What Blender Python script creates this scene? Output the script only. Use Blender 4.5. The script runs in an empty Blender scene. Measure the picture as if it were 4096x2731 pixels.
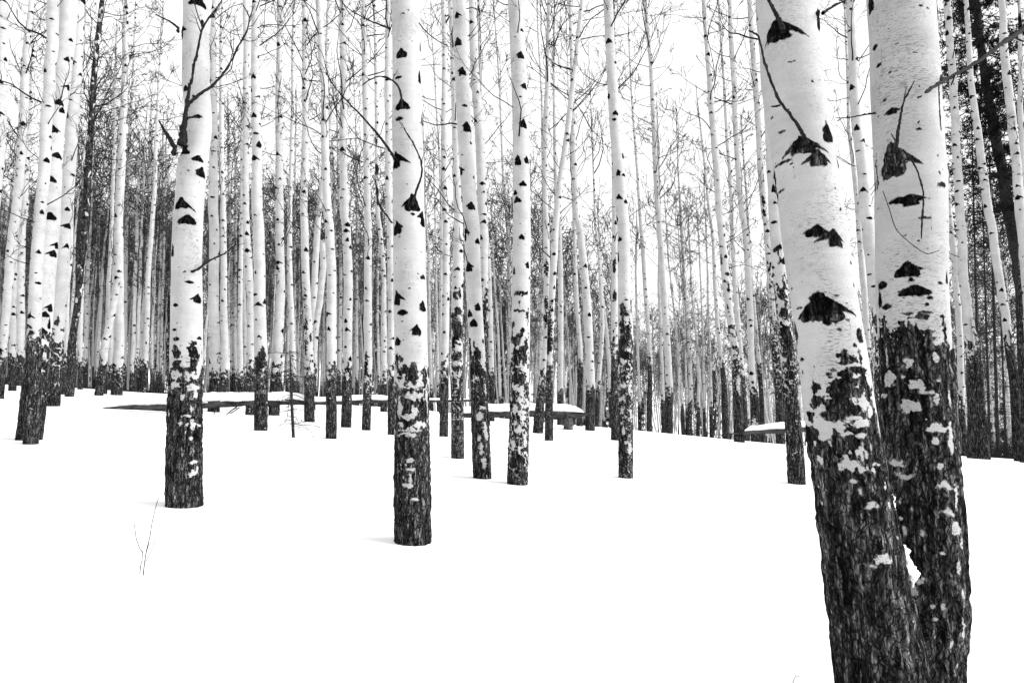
import bpy, math, random
import numpy as np

# ------------------------------------------------------------------ basics
rng = np.random.default_rng(7)
random.seed(7)
bpy.context.scene.world = None
C = bpy.context.scene.collection
FOC = 7136 * 24 / 36.0            # focal length in the measuring units of the tracing (7136 across the picture)
CU, CV = 3568.0, 2379.0
PITCH = math.radians(6.5)
CAMH = 1.2
CAM = np.array([0.0, 0.0, CAMH])
cp, sp = math.cos(PITCH), math.sin(PITCH)
FWD = np.array([0, cp, sp]); UPV = np.array([0, -sp, cp]); RGT = np.array([1.0, 0, 0])


def ray(U, V):
    return RGT * (U - CU) / FOC + FWD - UPV * (V - CV) / FOC


def unproj(U, V, Y):
    d = ray(U, V)
    return CAM + d * (Y / d[1])


def project(P):
    q = np.asarray(P) - CAM
    z = q @ FWD
    return CU + FOC * (q @ RGT) / z, CV - FOC * (q @ UPV) / z, z


def softplus(x, k):
    return k * np.logaddexp(0, x / k)


def ground(X, Y):
    X = np.asarray(X, float); Y = np.asarray(Y, float)
    Yp = np.maximum(Y, 0.5)
    a = np.clip(X / np.maximum(Yp, 4), -1, 1)
    yc = 25.5 - 9 * np.tanh(a * 2.2)
    z = 0.055 * np.clip(Y, -20, 70) - 0.048 * np.clip(X, -50, 50)
    z = z - 0.115 * softplus(np.minimum(Y, 75) - yc, 2.2)
    z = z + 0.035 * np.sin(X * 0.55 + 1.0) * np.sin(Y * 0.42) * np.clip((Y - 4) / 6, 0, 1)
    return z


def ground_hit(U, V, tmax=60):
    d = ray(U, V)
    t = np.linspace(0.8, tmax, 4000)
    P = CAM[None] + d[None] * t[:, None]
    below = P[:, 2] < ground(P[:, 0], P[:, 1])
    i = int(np.argmax(below))
    if not below[i]:
        return None
    return P[i]


# ------------------------------------------------------------------ noise
_perm = np.random.default_rng(3).permutation(4096).astype(np.int64)
_val = np.random.default_rng(4).uniform(-1, 1, 4096)


def vnoise(x, y, z):
    xi, yi, zi = np.floor(x).astype(np.int64), np.floor(y).astype(np.int64), np.floor(z).astype(np.int64)
    fx, fy, fz = x - xi, y - yi, z - zi
    fx = fx * fx * (3 - 2 * fx); fy = fy * fy * (3 - 2 * fy); fz = fz * fz * (3 - 2 * fz)

    def h(a, b, c):
        return _val[_perm[(_perm[(_perm[a & 4095] + b) & 4095] + c) & 4095]]
    r = 0
    for dx in (0, 1):
        wx = fx if dx else 1 - fx
        for dy in (0, 1):
            wy = fy if dy else 1 - fy
            for dz in (0, 1):
                wz = fz if dz else 1 - fz
                r = r + h(xi + dx, yi + dy, zi + dz) * wx * wy * wz
    return r


def fbm(x, y, z, o=3):
    r, a, f = 0, 1.0, 1.0
    for i in range(o):
        r = r + a * vnoise(x * f + 17.3 * i, y * f + 5.1 * i, z * f + 9.7 * i)
        a *= 0.5; f *= 2.03
    return r


# ------------------------------------------------------------------ mesh helpers
def mesh_np(name, verts, quads=None, tris=None, mat=None, attr=None, smooth=True):
    me = bpy.data.meshes.new(name)
    verts = np.ascontiguousarray(verts, dtype=np.float32)
    nq = 0 if quads is None else len(quads)
    nt = 0 if tris is None else len(tris)
    me.vertices.add(len(verts)); me.vertices.foreach_set('co', verts.ravel())
    loops = []
    if nq: loops.append(np.asarray(quads, np.int32).ravel())
    if nt: loops.append(np.asarray(tris, np.int32).ravel())
    loops = np.concatenate(loops) if loops else np.zeros(0, np.int32)
    me.loops.add(len(loops)); me.loops.foreach_set('vertex_index', loops)
    starts = np.concatenate([np.arange(nq) * 4, nq * 4 + np.arange(nt) * 3]).astype(np.int32)
    me.polygons.add(nq + nt)
    me.polygons.foreach_set('loop_start', starts)
    if attr is not None:
        for k, v in attr.items():
            a = me.attributes.new(k, 'FLOAT', 'POINT')
            a.data.foreach_set('value', np.ascontiguousarray(v, np.float32).ravel())
    me.update(calc_edges=True)
    me.validate()
    if smooth:
        me.polygons.foreach_set('use_smooth', np.ones(nq + nt, bool))
    if mat: me.materials.append(mat)
    return me


def link(name, me, parent=None, loc=None):
    o = bpy.data.objects.new(name, me); C.objects.link(o)
    if parent is not None: o.parent = parent
    if loc is not None: o.location = loc
    return o


def thing(name, loc, label, cat, group=None):
    o = bpy.data.objects.new(name, None); C.objects.link(o)
    o.location = loc; o.empty_display_size = 0.2
    o['label'] = label; o['category'] = cat
    if group: o['group'] = group
    return o


def tubes(P, R, sides=3):
    """P (N,K,3) polylines, R (N,K) radii -> verts, quads"""
    P = np.asarray(P, float); R = np.asarray(R, float)
    N, K, _ = P.shape
    T = np.gradient(P, axis=1)
    T /= np.linalg.norm(T, axis=2, keepdims=True) + 1e-9
    m = T.mean(axis=1)
    ref = np.where(np.abs(m[:, 2:3]) > 0.8, np.array([[1.0, 0, 0]]), np.array([[0, 0, 1.0]]))
    A = np.cross(T, ref[:, None, :]); A /= np.linalg.norm(A, axis=2, keepdims=True) + 1e-9
    B = np.cross(T, A)
    ang = np.arange(sides) * 2 * math.pi / sides
    V = P[:, :, None, :] + R[:, :, None, None] * (A[:, :, None, :] * np.cos(ang)[None, None, :, None] + B[:, :, None, :] * np.sin(ang)[None, None, :, None])
    idx = np.arange(N * K * sides).reshape(N, K, sides)
    q = np.stack([idx[:, :-1, :], np.roll(idx[:, :-1, :], -1, 2), np.roll(idx[:, 1:, :], -1, 2), idx[:, 1:, :]], -1).reshape(-1, 4)
    return V.reshape(-1, 3), q


def join(parts):
    vs, qs, o = [], [], 0
    for v, q in parts:
        if len(v) == 0: continue
        vs.append(v); qs.append(q + o); o += len(v)
    if not vs: return np.zeros((0, 3)), np.zeros((0, 4), int)
    return np.concatenate(vs), np.concatenate(qs)


def norm(v):
    return v / (np.linalg.norm(v, axis=-1, keepdims=True) + 1e-9)


def grow(P0, D, L, K, up, wig, g):
    """grow N polylines of K points"""
    N = len(P0)
    out = np.zeros((N, K, 3)); out[:, 0] = P0
    d = norm(D)
    step = (L / (K - 1))[:, None]
    upa = np.asarray(up).reshape(-1, 1) if np.ndim(up) else up
    for k in range(1, K):
        d = norm(d + np.array([[0, 0, 1.0]]) * upa / K + g.normal(0, wig, (N, 3)))
        out[:, k] = out[:, k - 1] + d * step
    return out


def children(P, n, g, ang=(0.5, 1.0), lo=0.25, hi=0.97):
    N, K, _ = P.shape
    t = g.uniform(lo, hi, (N, n)) * (K - 1)
    i = np.clip(t.astype(int), 0, K - 2); f = (t - i)[..., None]
    r = np.arange(N)[:, None]
    S = P[r, i] * (1 - f) + P[r, i + 1] * f
    T = norm(P[r, i + 1] - P[r, i])
    side = norm(np.cross(T, g.normal(0, 1, T.shape)))
    a = g.uniform(*ang, (N, n))[..., None]
    D = T * np.cos(a) + side * np.sin(a)
    return S.reshape(-1, 3), D.reshape(-1, 3), (t / (K - 1)).reshape(-1)


def twig_system(P0, D, L, r0, g, up=0.8, n2=4, n3=2, wig=0.17, rmin=0.0018, K=9, sub=0.42):
    """branches with two orders of side twigs"""
    N = len(P0)
    if N == 0: return np.zeros((0, 3)), np.zeros((0, 4), int)
    P1 = grow(P0, D, L, K, up, wig, g)
    tap = np.linspace(1, 0.22, K)[None]
    parts = [tubes(P1, np.maximum(r0[:, None] * tap, rmin), 4)]
    if n2:
        S, D2, t = children(P1, n2, g)
        L2 = np.repeat(L, n2) * g.uniform(0.5, 1.1, N * n2) * sub * (1.15 - 0.6 * t)
        P2 = grow(S, D2, L2, 6, up * 0.5, wig * 1.3, g)
        R2 = np.maximum(np.repeat(r0, n2)[:, None] * 0.42 * np.linspace(1, 0.35, 6)[None], rmin)
        parts.append(tubes(P2, R2, 3))
        if n3:
            S, D3, t = children(P2, n3, g)
            L3 = np.repeat(L2, n3) * g.uniform(0.3, 0.7, len(S))
            P3 = grow(S, D3, L3, 4, up * 0.3, wig * 1.5, g)
            R3 = np.full((len(S), 4), rmin) * np.linspace(1, 0.6, 4)[None]
            parts.append(tubes(P3, R3, 3))
    return join(parts)


# ------------------------------------------------------------------ materials (all neutral greys: the photograph is black and white)
def new_mat(name):
    m = bpy.data.materials.new(name); m.use_nodes = True
    nt = m.node_tree; nt.nodes.clear()
    out = nt.nodes.new('ShaderNodeOutputMaterial')
    b = nt.nodes.new('ShaderNodeBsdfPrincipled')
    b.inputs['Specular IOR Level'].default_value = 0.03
    b.inputs['Roughness'].default_value = 0.85
    nt.links.new(b.outputs[0], out.inputs[0])
    return m, nt, b


def grey(v): return (v, v, v, 1)


def node(nt, t, **kw):
    n = nt.nodes.new(t)
    for k, v in kw.items():
        setattr(n, k, v)
    return n


def noise_node(nt, vec, scale, detail=3, rough=0.55, mapping=None, off=None):
    if mapping is not None:
        mp = node(nt, 'ShaderNodeMapping'); mp.inputs['Scale'].default_value = mapping
        nt.links.new(vec, mp.inputs['Vector']); vec = mp.outputs[0]
    n = node(nt, 'ShaderNodeTexNoise')
    n.inputs['Scale'].default_value = scale; n.inputs['Detail'].default_value = detail; n.inputs['Roughness'].default_value = rough
    nt.links.new(vec, n.inputs['Vector'])
    return n.outputs['Fac']


def maprange(nt, val, a, b, c, d, smooth=False):
    n = node(nt, 'ShaderNodeMapRange')
    if smooth: n.interpolation_type = 'SMOOTHSTEP'
    n.clamp = True
    nt.links.new(val, n.inputs[0])
    for i, x in enumerate((a, b, c, d)): n.inputs[i + 1].default_value = x
    return n.outputs[0]


def math_node(nt, op, a, b=None):
    n = node(nt, 'ShaderNodeMath', operation=op)
    for i, x in enumerate((a, b)):
        if x is None: continue
        if isinstance(x, (int, float)): n.inputs[i].default_value = x
        else: nt.links.new(x, n.inputs[i])
    return n.outputs[0]


def mixv(nt, f, a, b):
    n = node(nt, 'ShaderNodeMix'); n.data_type = 'FLOAT'
    nt.links.new(f, n.inputs[0])
    for i, x in ((2, a), (3, b)):
        if isinstance(x, (int, float)): n.inputs[i].default_value = x
        else: nt.links.new(x, n.inputs[i])
    return n.outputs[0]


def bark_material(name, white=0.42, edge=0.0045, fine=True):
    m, nt, b = new_mat(name)
    tc = node(nt, 'ShaderNodeTexCoord')
    oi = node(nt, 'ShaderNodeObjectInfo')
    add = node(nt, 'ShaderNodeVectorMath', operation='ADD')
    mul = math_node(nt, 'MULTIPLY', oi.outputs['Random'], 53.0)
    nt.links.new(tc.outputs['Object'], add.inputs[0]); nt.links.new(mul, add.inputs[1])
    vec = add.outputs[0]
    at = node(nt, 'ShaderNodeAttribute', attribute_name='dark')
    n_edge = noise_node(nt, vec, 55, 6, 0.65)
    wob = maprange(nt, n_edge, 0.25, 0.75, -edge, edge)
    d = math_node(nt, 'ADD', at.outputs['Fac'], wob)
    mask = maprange(nt, d, -0.0025, 0.0025, 0, 1, True)
    # pale bark: soft mottling, thin level dashes (lenticels), fine grain
    mot = maprange(nt, noise_node(nt, vec, 5, 4), 0.3, 0.7, white * 0.86, white * 1.1)
    lent = noise_node(nt, vec, 1.0, 2, 0.6, mapping=(42, 42, 330))
    lmask = maprange(nt, lent, 0.585, 0.65, 0, 1)
    reg = maprange(nt, noise_node(nt, vec, 4.0, 2, mapping=(1, 1, 0.6)), 0.44, 0.70, 0.03, 0.8)
    lmask = math_node(nt, 'MULTIPLY', lmask, reg)
    gn = noise_node(nt, vec, 210, 3, 0.75)
    grain = maprange(nt, gn, 0.25, 0.75, 0.80, 1.16)
    band = maprange(nt, noise_node(nt, vec, 1.0, 3, mapping=(2.5, 2.5, 36)), 0.3, 0.7, 0.95, 1.04)
    pale = math_node(nt, 'MULTIPLY', math_node(nt, 'MULTIPLY', mot, grain), band)
    pale = mixv(nt, lmask, pale, 0.10)
    # dark pits
    pit = maprange(nt, noise_node(nt, vec, 26, 2, 0.4, mapping=(1, 1, 1.9)), 0.73, 0.75, 0, 1)
    pale = mixv(nt, pit, pale, 0.03)
    # rough dark bark: upright plates and cracks
    r1 = noise_node(nt, vec, 22, 5, 0.65, mapping=(1.5, 1.5, 0.34))
    r2 = noise_node(nt, vec, 95, 4, 0.7, mapping=(1, 1, 0.55))
    rr = math_node(nt, 'ADD', math_node(nt, 'MULTIPLY', r1, 0.6), math_node(nt, 'MULTIPLY', r2, 0.4))
    ramp = node(nt, 'ShaderNodeValToRGB')
    e = ramp.color_ramp.elements
    e[0].position = 0.38; e[0].color = grey(0.004)
    e[1].position = 0.66; e[1].color = grey(0.36)
    for p, v in ((0.45, 0.012), (0.52, 0.032), (0.59, 0.085)):
        x = e.new(p); x.color = grey(v)
    nt.links.new(rr, ramp.inputs[0])
    # knots (near the pale bark) are blacker than the old bark of the foot
    vor = node(nt, 'ShaderNodeTexVoronoi', feature='DISTANCE_TO_EDGE')
    mp = node(nt, 'ShaderNodeMapping'); mp.inputs['Scale'].default_value = (1, 1, 0.2)
    dist = node(nt, 'ShaderNodeVectorMath', operation='ADD')
    nn = node(nt, 'ShaderNodeTexNoise'); nn.inputs['Scale'].default_value = 14; nt.links.new(vec, nn.inputs['Vector'])
    sc = node(nt, 'ShaderNodeVectorMath', operation='SCALE'); sc.inputs['Scale'].default_value = 0.09
    nt.links.new(nn.outputs['Color'], sc.inputs[0]); nt.links.new(vec, dist.inputs[0]); nt.links.new(sc.outputs[0], dist.inputs[1])
    nt.links.new(dist.outputs[0], mp.inputs['Vector']); nt.links.new(mp.outputs[0], vor.inputs['Vector'])
    vor.inputs['Scale'].default_value = 46
    crack = maprange(nt, vor.outputs['Distance'], 0.0, 0.14, 0.2, 1)
    at2 = node(nt, 'ShaderNodeAttribute', attribute_name='knot')
    kn = maprange(nt, at2.outputs['Fac'], 0, 1, 1.05, 0.17)
    broad = maprange(nt, noise_node(nt, vec, 7, 3, 0.6, mapping=(1, 1, 0.3)), 0.32, 0.68, 0.45, 1.75)
    streak = maprange(nt, noise_node(nt, vec, 60, 4, 0.65, mapping=(1, 1, 0.14)), 0.54, 0.72, 0.0, 0.30)
    rough_c = math_node(nt, 'MULTIPLY', math_node(nt, 'MULTIPLY', ramp.outputs[0], crack), broad)
    rough_c = math_node(nt, 'ADD', rough_c, math_node(nt, 'MULTIPLY', streak, crack))
    rough_c = math_node(nt, 'MULTIPLY', rough_c, kn)
    col = mixv(nt, mask, pale, rough_c)
    nt.links.new(col, b.inputs['Base Color'])
    h = math_node(nt, 'MULTIPLY', math_node(nt, 'MULTIPLY', rr, crack), mask)
    h = math_node(nt, 'ADD', math_node(nt, 'MULTIPLY', h, 1.6), math_node(nt, 'MULTIPLY', mask, 0.25))
    h = math_node(nt, 'SUBTRACT', h, math_node(nt, 'MULTIPLY', lmask, 0.12))
    h = math_node(nt, 'ADD', h, math_node(nt, 'MULTIPLY', gn, 0.16))
    bp = node(nt, 'ShaderNodeBump'); bp.inputs['Strength'].default_value = 1.0; bp.inputs['Distance'].default_value = 0.035
    nt.links.new(h, bp.inputs['Height']); nt.links.new(bp.outputs[0], b.inputs['Normal'])
    return m


def simple_mat(name, lo, hi, scale, stretch=(1, 1, 1), bump=0.0, rough=0.85):
    m, nt, b = new_mat(name)
    tc = node(nt, 'ShaderNodeTexCoord')
    f = noise_node(nt, tc.outputs['Object'], scale, 4, 0.65, mapping=stretch)
    nt.links.new(maprange(nt, f, 0.3, 0.7, lo, hi), b.inputs['Base Color'])
    b.inputs['Roughness'].default_value = rough
    if bump:
        bp = node(nt, 'ShaderNodeBump'); bp.inputs['Strength'].default_value = bump; bp.inputs['Distance'].default_value = 0.02
        nt.links.new(f, bp.inputs['Height']); nt.links.new(bp.outputs[0], b.inputs['Normal'])
    return m


M_BARK = bark_material('aspen_bark', 0.42)
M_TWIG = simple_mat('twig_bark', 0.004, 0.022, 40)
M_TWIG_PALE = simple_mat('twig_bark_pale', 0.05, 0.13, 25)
M_BRANCH = simple_mat('branch_bark', 0.003, 0.028, 55, bump=0.6)
M_SPRUCE = simple_mat('spruce_bark', 0.006, 0.045, 22, (1, 1, 0.5), 0.8)
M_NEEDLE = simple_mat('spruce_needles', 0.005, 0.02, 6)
M_LOG = simple_mat('log_wood', 0.001, 0.085, 7, (0.5, 1, 1.4), 0.9)
M_WOOD = simple_mat('splintered_wood', 0.003, 0.16, 30, (1, 1, 0.15), 0.9)
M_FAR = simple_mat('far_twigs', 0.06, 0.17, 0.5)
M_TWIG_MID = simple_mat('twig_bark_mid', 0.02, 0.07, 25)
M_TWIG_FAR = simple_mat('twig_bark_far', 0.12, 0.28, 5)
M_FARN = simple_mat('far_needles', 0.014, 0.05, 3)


def snow_material():
    m, nt, b = new_mat('snow')
    tc = node(nt, 'ShaderNodeTexCoord')
    f = noise_node(nt, tc.outputs['Object'], 2.5, 5, 0.6)
    nt.links.new(maprange(nt, f, 0.3, 0.7, 0.92, 0.97), b.inputs['Base Color'])
    b.inputs['Roughness'].default_value = 0.7
    bp = node(nt, 'ShaderNodeBump'); bp.inputs['Strength'].default_value = 0.08; bp.inputs['Distance'].default_value = 0.05
    nt.links.new(f, bp.inputs['Height']); nt.links.new(bp.outputs[0], b.inputs['Normal'])
    return m


M_SNOW = snow_material()

# ------------------------------------------------------------------ setting: snow and far hill
def build_ground():
    xs = np.concatenate([np.linspace(-260, -40, 24, endpoint=False), np.linspace(-40, 40, 241), np.linspace(40, 260, 25)[1:]])
    ys = np.concatenate([np.linspace(-60, -2, 12, endpoint=False), np.linspace(-2, 60, 187), np.linspace(60, 260, 30)[1:]])
    X, Y = np.meshgrid(xs, ys)
    Z = ground(X, Y)
    nx, ny = len(xs), len(ys)
    i = np.arange(nx * ny).reshape(ny, nx)
    q = np.stack([i[:-1, :-1], i[:-1, 1:], i[1:, 1:], i[1:, :-1]], -1).reshape(-1, 4)
    o = link('snow_ground', mesh_np('snow_ground', np.stack([X, Y, Z], -1).reshape(-1, 3), q, mat=M_SNOW))
    o['kind'] = 'structure'; o['label'] = 'smooth untrodden white snow covering the forest floor'
    return o


build_ground()

HX = np.array([-300, 0, 220, 400, 560, 800, 1000, 1150, 1330, 1480, 1600, 1750, 2000, 2352, 2700])
HT = np.array([.36, .36, .355, .315, .255, .25, .215, .19, .155, .13, .105, .045, .02, .02, .02])


def ridge(a):                       # a = X/Y
    return np.interp(a * 1568 + 1176, HX, HT)


def hill_z(a, t):
    Y = 80 + 90 * t
    base = ground(a * Y, Y) - 1.5
    top = ridge(a) * 170 - 9
    s = t ** 1.15
    return base * (1 - s) + top * s + 1.2 * np.sin(a * 23 + t * 5) * np.sin(t * 3.1)


def build_hill():
    a = np.linspace(-1.15, 1.15, 120); t = np.linspace(0, 1, 40)
    A, T = np.meshgrid(a, t)
    Y = 80 + 90 * T
    Z = hill_z(A, T)
    P = np.stack([A * Y, Y, Z], -1)
    back = P[-1:].copy(); back[:, :, 1] += 60; back[:, :, 0] *= 1.3; back[:, :, 2] -= 25
    P = np.concatenate([P, back]); ny, nx = P.shape[:2]
    i = np.arange(nx * ny).reshape(ny, nx)
    q = np.stack([i[:-1, :-1], i[:-1, 1:], i[1:, 1:], i[1:, :-1]], -1).reshape(-1, 4)
    o = link('hill', mesh_np('hill', P.reshape(-1, 3), q, mat=M_SNOW))
    o['kind'] = 'structure'; o['label'] = 'snowy hillside rising behind the aspen grove'


build_hill()


def build_far_forest():
    g = np.random.default_rng(21)
    N = 3300
    a = g.uniform(-0.95, 0.78, N); t = g.uniform(0.0, 1.0, N) ** 0.42
    keep = g.uniform(0, 1, N) < np.clip(0.25 + ridge(a) * 3.5, 0.25, 1)
    a, t = a[keep], t[keep]; N = len(a)
    Y = 80 + 90 * t
    B = np.stack([a * Y, Y, hill_z(a, t)], -1)
    H = g.uniform(7, 13, N)
    # stems
    K = 4
    S = B[:, None, :] + np.array([0, 0, 1.0])[None, None] * (H[:, None] * np.linspace(0, 1, K)[None])[..., None]
    S[:, :, :2] += np.cumsum(g.normal(0, .12, (N, K, 2)), 1)
    parts = [tubes(S, np.linspace(0.10, 0.02, K)[None] * np.ones((N, 1)), 3)]
    # ascending twigs
    nb = 24
    idx = np.repeat(np.arange(N), nb)
    h = g.uniform(0.12, 1.0, N * nb)
    az = g.uniform(0, 2 * math.pi, N * nb)
    P0 = B[idx] + np.array([0, 0, 1.0])[None] * (H[idx] * h)[:, None]
    L = g.uniform(0.7, 2.4, N * nb) * (1.15 - 0.65 * h)
    el = g.uniform(0.2, 1.1, N * nb)
    D = np.stack([np.cos(az) * np.cos(el), np.sin(az) * np.cos(el), np.sin(el)], -1)
    Pt = grow(P0, D, L, 3, 0.6, 0.15, g)
    parts.append(tubes(Pt, np.linspace(0.035, 0.012, 3)[None] * np.ones((N * nb, 1)), 3))
    v, q = join(parts)
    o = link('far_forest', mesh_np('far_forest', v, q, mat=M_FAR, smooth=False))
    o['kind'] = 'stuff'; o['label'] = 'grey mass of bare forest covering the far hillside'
    o['category'] = 'forest'


build_far_forest()

# ------------------------------------------------------------------ aspen trunks
EMBED = 0.15


class Trunk:
    """A traced trunk: list of (U, V, width) from top to bottom in tracing units."""

    def __init__(self, pts, depth=None):
        pts = sorted(pts, key=lambda p: p[1])
        self.pts = np.array(pts, float)
        Ub, Vb, wb = self.pts[-1]
        wm = float(np.median(self.pts[:, 2]))
        if depth is None:
            hit = ground_hit(Ub, Vb)
            if hit is None or hit[1] > 33:
                depth = float(np.clip(0.19 * FOC / wm, 22, 37)); self.hit = False
            else:
                depth = float(hit[1]); self.hit = True
        else:
            self.hit = 'set'
        self.Y = depth
        P = np.array([unproj(u, v, depth) for u, v, w in self.pts])
        self.dia = wm * depth / FOC
        # down to the ground
        d = ray(Ub, Vb); x = P[-1, 0]
        zg = float(ground(x, depth))
        rad = self.pts[:, 2] * ((P - CAM) @ FWD) / FOC / 2
        order = np.argsort(P[:, 2])
        P, rad = P[order], rad[order]
        if P[0, 2] > zg + 0.03:
            slope = (P[0] - P[1]) / max(P[1, 2] - P[0, 2], 1e-3)
            dz = P[0, 2] - zg
            P = np.vstack([P[0] + slope * dz * np.array([1, 1, 1]), P]); P[0, 2] = zg
            rad = np.concatenate([[rad[0] * 1.02], rad])
        else:
            P[0, 2] = min(P[0, 2], zg)
        self.base = np.array([P[0, 0], P[0, 1], P[0, 2]])
        self.zs = P[:, 2] - self.base[2]; self.xs = P[:, 0] - self.base[0]; self.rs = rad
        self.ztop = float(self.zs[-1])

    def z_of_V(self, V):
        """height above base of image row V (on the trunk's depth plane)"""
        d = ray(self.pts[-1, 0], V)
        return (CAM + d * (self.Y / d[1]))[2] - self.base[2]


def smooth_interp(z, zk, fk):
    # PCHIP-like: linear then smoothed
    f = np.interp(z, zk, fk)
    return f


def build_trunk(T, name, dark_z, zone, seed, snag=False, knots=(), blobs=(), whites=(), random_knots=1.0,
                total_h=None, mat=None, parent=None, veins=0.12, res=6.0, blotch=0.0, vdec=1.8, fleck=0.12):
    g = np.random.default_rng(seed)
    m_per_u = T.Y / FOC
    ds = res * m_per_u
    ztop = T.ztop
    top_h = ztop if snag else max(total_h or 0, ztop + 1.0)
    z_vis = np.arange(-EMBED, ztop, ds)
    ext = np.arange(ztop, top_h + 0.01, max(0.25, ds)) if not snag else np.array([ztop])
    z = np.concatenate([z_vis, ext])
    zk, xk, rk = T.zs, T.xs, T.rs
    if not snag:
        k = max(0, len(zk) - 3)
        slope = (xk[-1] - xk[k]) / max(zk[-1] - zk[k], 1e-3)
        hz = top_h - zk[-1]
        zk = np.append(zk, top_h); xk = np.append(xk, xk[-1] + slope * hz * 0.6)
        rk = np.append(rk, max(rk[-1] * 0.2, 0.012))
    zf = np.linspace(-EMBED, z[-1], 260)
    xf = np.interp(zf, zk, xk); rf = np.interp(zf, zk, rk)
    ker = np.hanning(9); ker /= ker.sum()
    xf = np.convolve(np.pad(xf, 4, 'edge'), ker, 'valid'); rf = np.convolve(np.pad(rf, 4, 'edge'), ker, 'valid')
    # keep the lean right down into the snow
    x = np.interp(z, zf, xf); r = np.interp(z, zf, rf)
    q = float(np.median(T.rs))
    yw = np.cumsum(g.normal(0, 1, 40)); yw -= np.linspace(yw[0], yw[-1], 40)
    y = np.interp(z, np.linspace(-EMBED, z[-1], 40), yw) * 0.02
    y -= y[0]
    if name == 'snag': pass
    segs = int(np.clip(math.pi * np.median(T.pts[:, 2]) / res, 14, 200))
    th = np.linspace(-math.pi, math.pi, segs, endpoint=False)
    TH, Z = np.meshgrid(th, z)
    Rr = r[:, None] * np.ones_like(TH)
    # front direction towards the camera
    f = -np.array([T.base[0], T.base[1]]); f = f / np.linalg.norm(f)
    l = np.array([-f[1], f[0]])
    if l[0] < 0: l = -l                      # l points to the picture's right
    so = seed * 1.37
    X3, Y3 = Rr * np.sin(TH), Rr * np.cos(TH)
    fr = 1.0 / (0.55 * q)
    n1 = fbm(X3 * fr + so, Y3 * fr, Z * fr * 0.62 + so, 3)
    n2 = fbm(X3 * fr * 1.15 + so + 40, Y3 * fr * 1.15, Z * fr * 0.8 + 11, 2)
    xx = (dark_z - Z) / zone
    Fm = n1 * 0.85 + np.clip(xx, -50, 1.9) * 1.0 + 0.1
    w = veins * np.clip(1 - np.clip(xx, 0, 9) / vdec, 0, 1)
    Fv = np.abs(n2) - w
    F = np.minimum(Fm, np.where((xx > -0.2) & (w > 0.015), Fv * 1.3, 9)) * 0.45 * q
    nf = fbm(X3 * fr * 3.2 + 21, Y3 * fr * 3.2, Z * fr * 2.2 + so, 3)
    ncl = fbm(X3 * fr * 0.7 + 13, Y3 * fr * 0.7 + so, Z * fr * 0.35, 2)
    thr = 1.0 - 0.75 * ncl + 0.09 * np.clip(xx, 0, 9) - fleck
    F = np.where(xx > -0.1, np.minimum(F, (thr - nf) * 0.16 * q), F)
    F = np.maximum(F, -0.06)
    if blotch:
        nb = fbm(X3 * fr * 0.8 + so + 9, Y3 * fr * 0.8, Z * fr * 0.35, 3)
        F = np.maximum(F, (nb - blotch) * 0.4 * q)
    knotA = np.zeros_like(F)
    LAT = TH * Rr                              # lateral metres from the face towards the camera
    nw = fbm(X3 * fr * 3, Y3 * fr * 3, Z * fr * 3, 2)

    nw2 = fbm(X3 * fr * 9 + 7, Y3 * fr * 9, Z * fr * 9, 2)

    nw3 = fbm(X3 * fr * 3 + 31, Y3 * fr * 3 + 5, Z * fr * 3, 3)

    def stamp(field, i0, i1, neg=False):
        nonlocal F
        if neg: F[i0:i1] = np.minimum(F[i0:i1], -field)
        else:
            F[i0:i1] = np.maximum(F[i0:i1], field)
            knotA[i0:i1] = np.maximum(knotA[i0:i1], np.clip(field / (0.02 * q) + 0.6, 0, 1))

    def to_trunk(U, V):
        zz = T.z_of_V(V)
        Uc = np.interp(V, T.pts[:, 1], T.pts[:, 0]); ww = np.interp(V, T.pts[:, 1], T.pts[:, 2])
        s = np.clip((U - Uc) / (ww / 2), -0.985, 0.985)
        return zz, math.asin(s), ww

    def knot(zz, th0, a, h, wl, wr, droop, lens=False, r_at=None):
        i0 = np.searchsorted(z, zz - max(h, 0) - droop - 0.05 - 0.5 * a); i1 = np.searchsorted(z, zz + h + 0.06 + 0.3 * a)
        if i1 <= i0: return
        rr = r[min(i0, len(r) - 1)]
        dth = (TH[i0:i1] - th0 + math.pi) % (2 * math.pi) - math.pi
        t = dth * rr; s = Z[i0:i1] - zz
        warp = nw[i0:i1] * 0.2 * min(a, h)
        if lens:
            fl = (h * np.sqrt(np.clip(1 - np.abs(t) / a, 0, 1)) - np.abs(s)) * 0.9
            fl = np.where(np.abs(t) > a, -(np.abs(t) - a) - 0.002, fl) + warp
            stamp(fl, i0, i1); return
        yv = np.clip((s + h) / (2 * h), 0, 1)
        hw = a * 1.35 * np.sqrt(np.clip(1 - (1.7 * yv - 0.75) ** 2 / 0.92, 0.0, 1)) * (1.05 - 0.8 * yv) 
        body = np.minimum(hw - np.abs(t), np.minimum(h - s, s + h)) + warp
        fl = body
        for L, sg in ((wl, -1), (wr, 1)):
            if L <= 0: continue
            u = t * sg
            un = np.clip(u / L, 0, 1.2)
            sw = h * 0.45 - droop * un ** 1.05
            thk = 0.44 * h * np.clip(1 - un, 0, 1) ** 0.9 + np.where(un < 1, 2.0 * m_per_u, -(un - 1) * L)
            wing = np.where((u > -a * 0.3), thk - np.abs(s - sw), -0.05)
            fl = np.maximum(fl, wing + warp * 0.25)
        stamp(fl, i0, i1)

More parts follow.
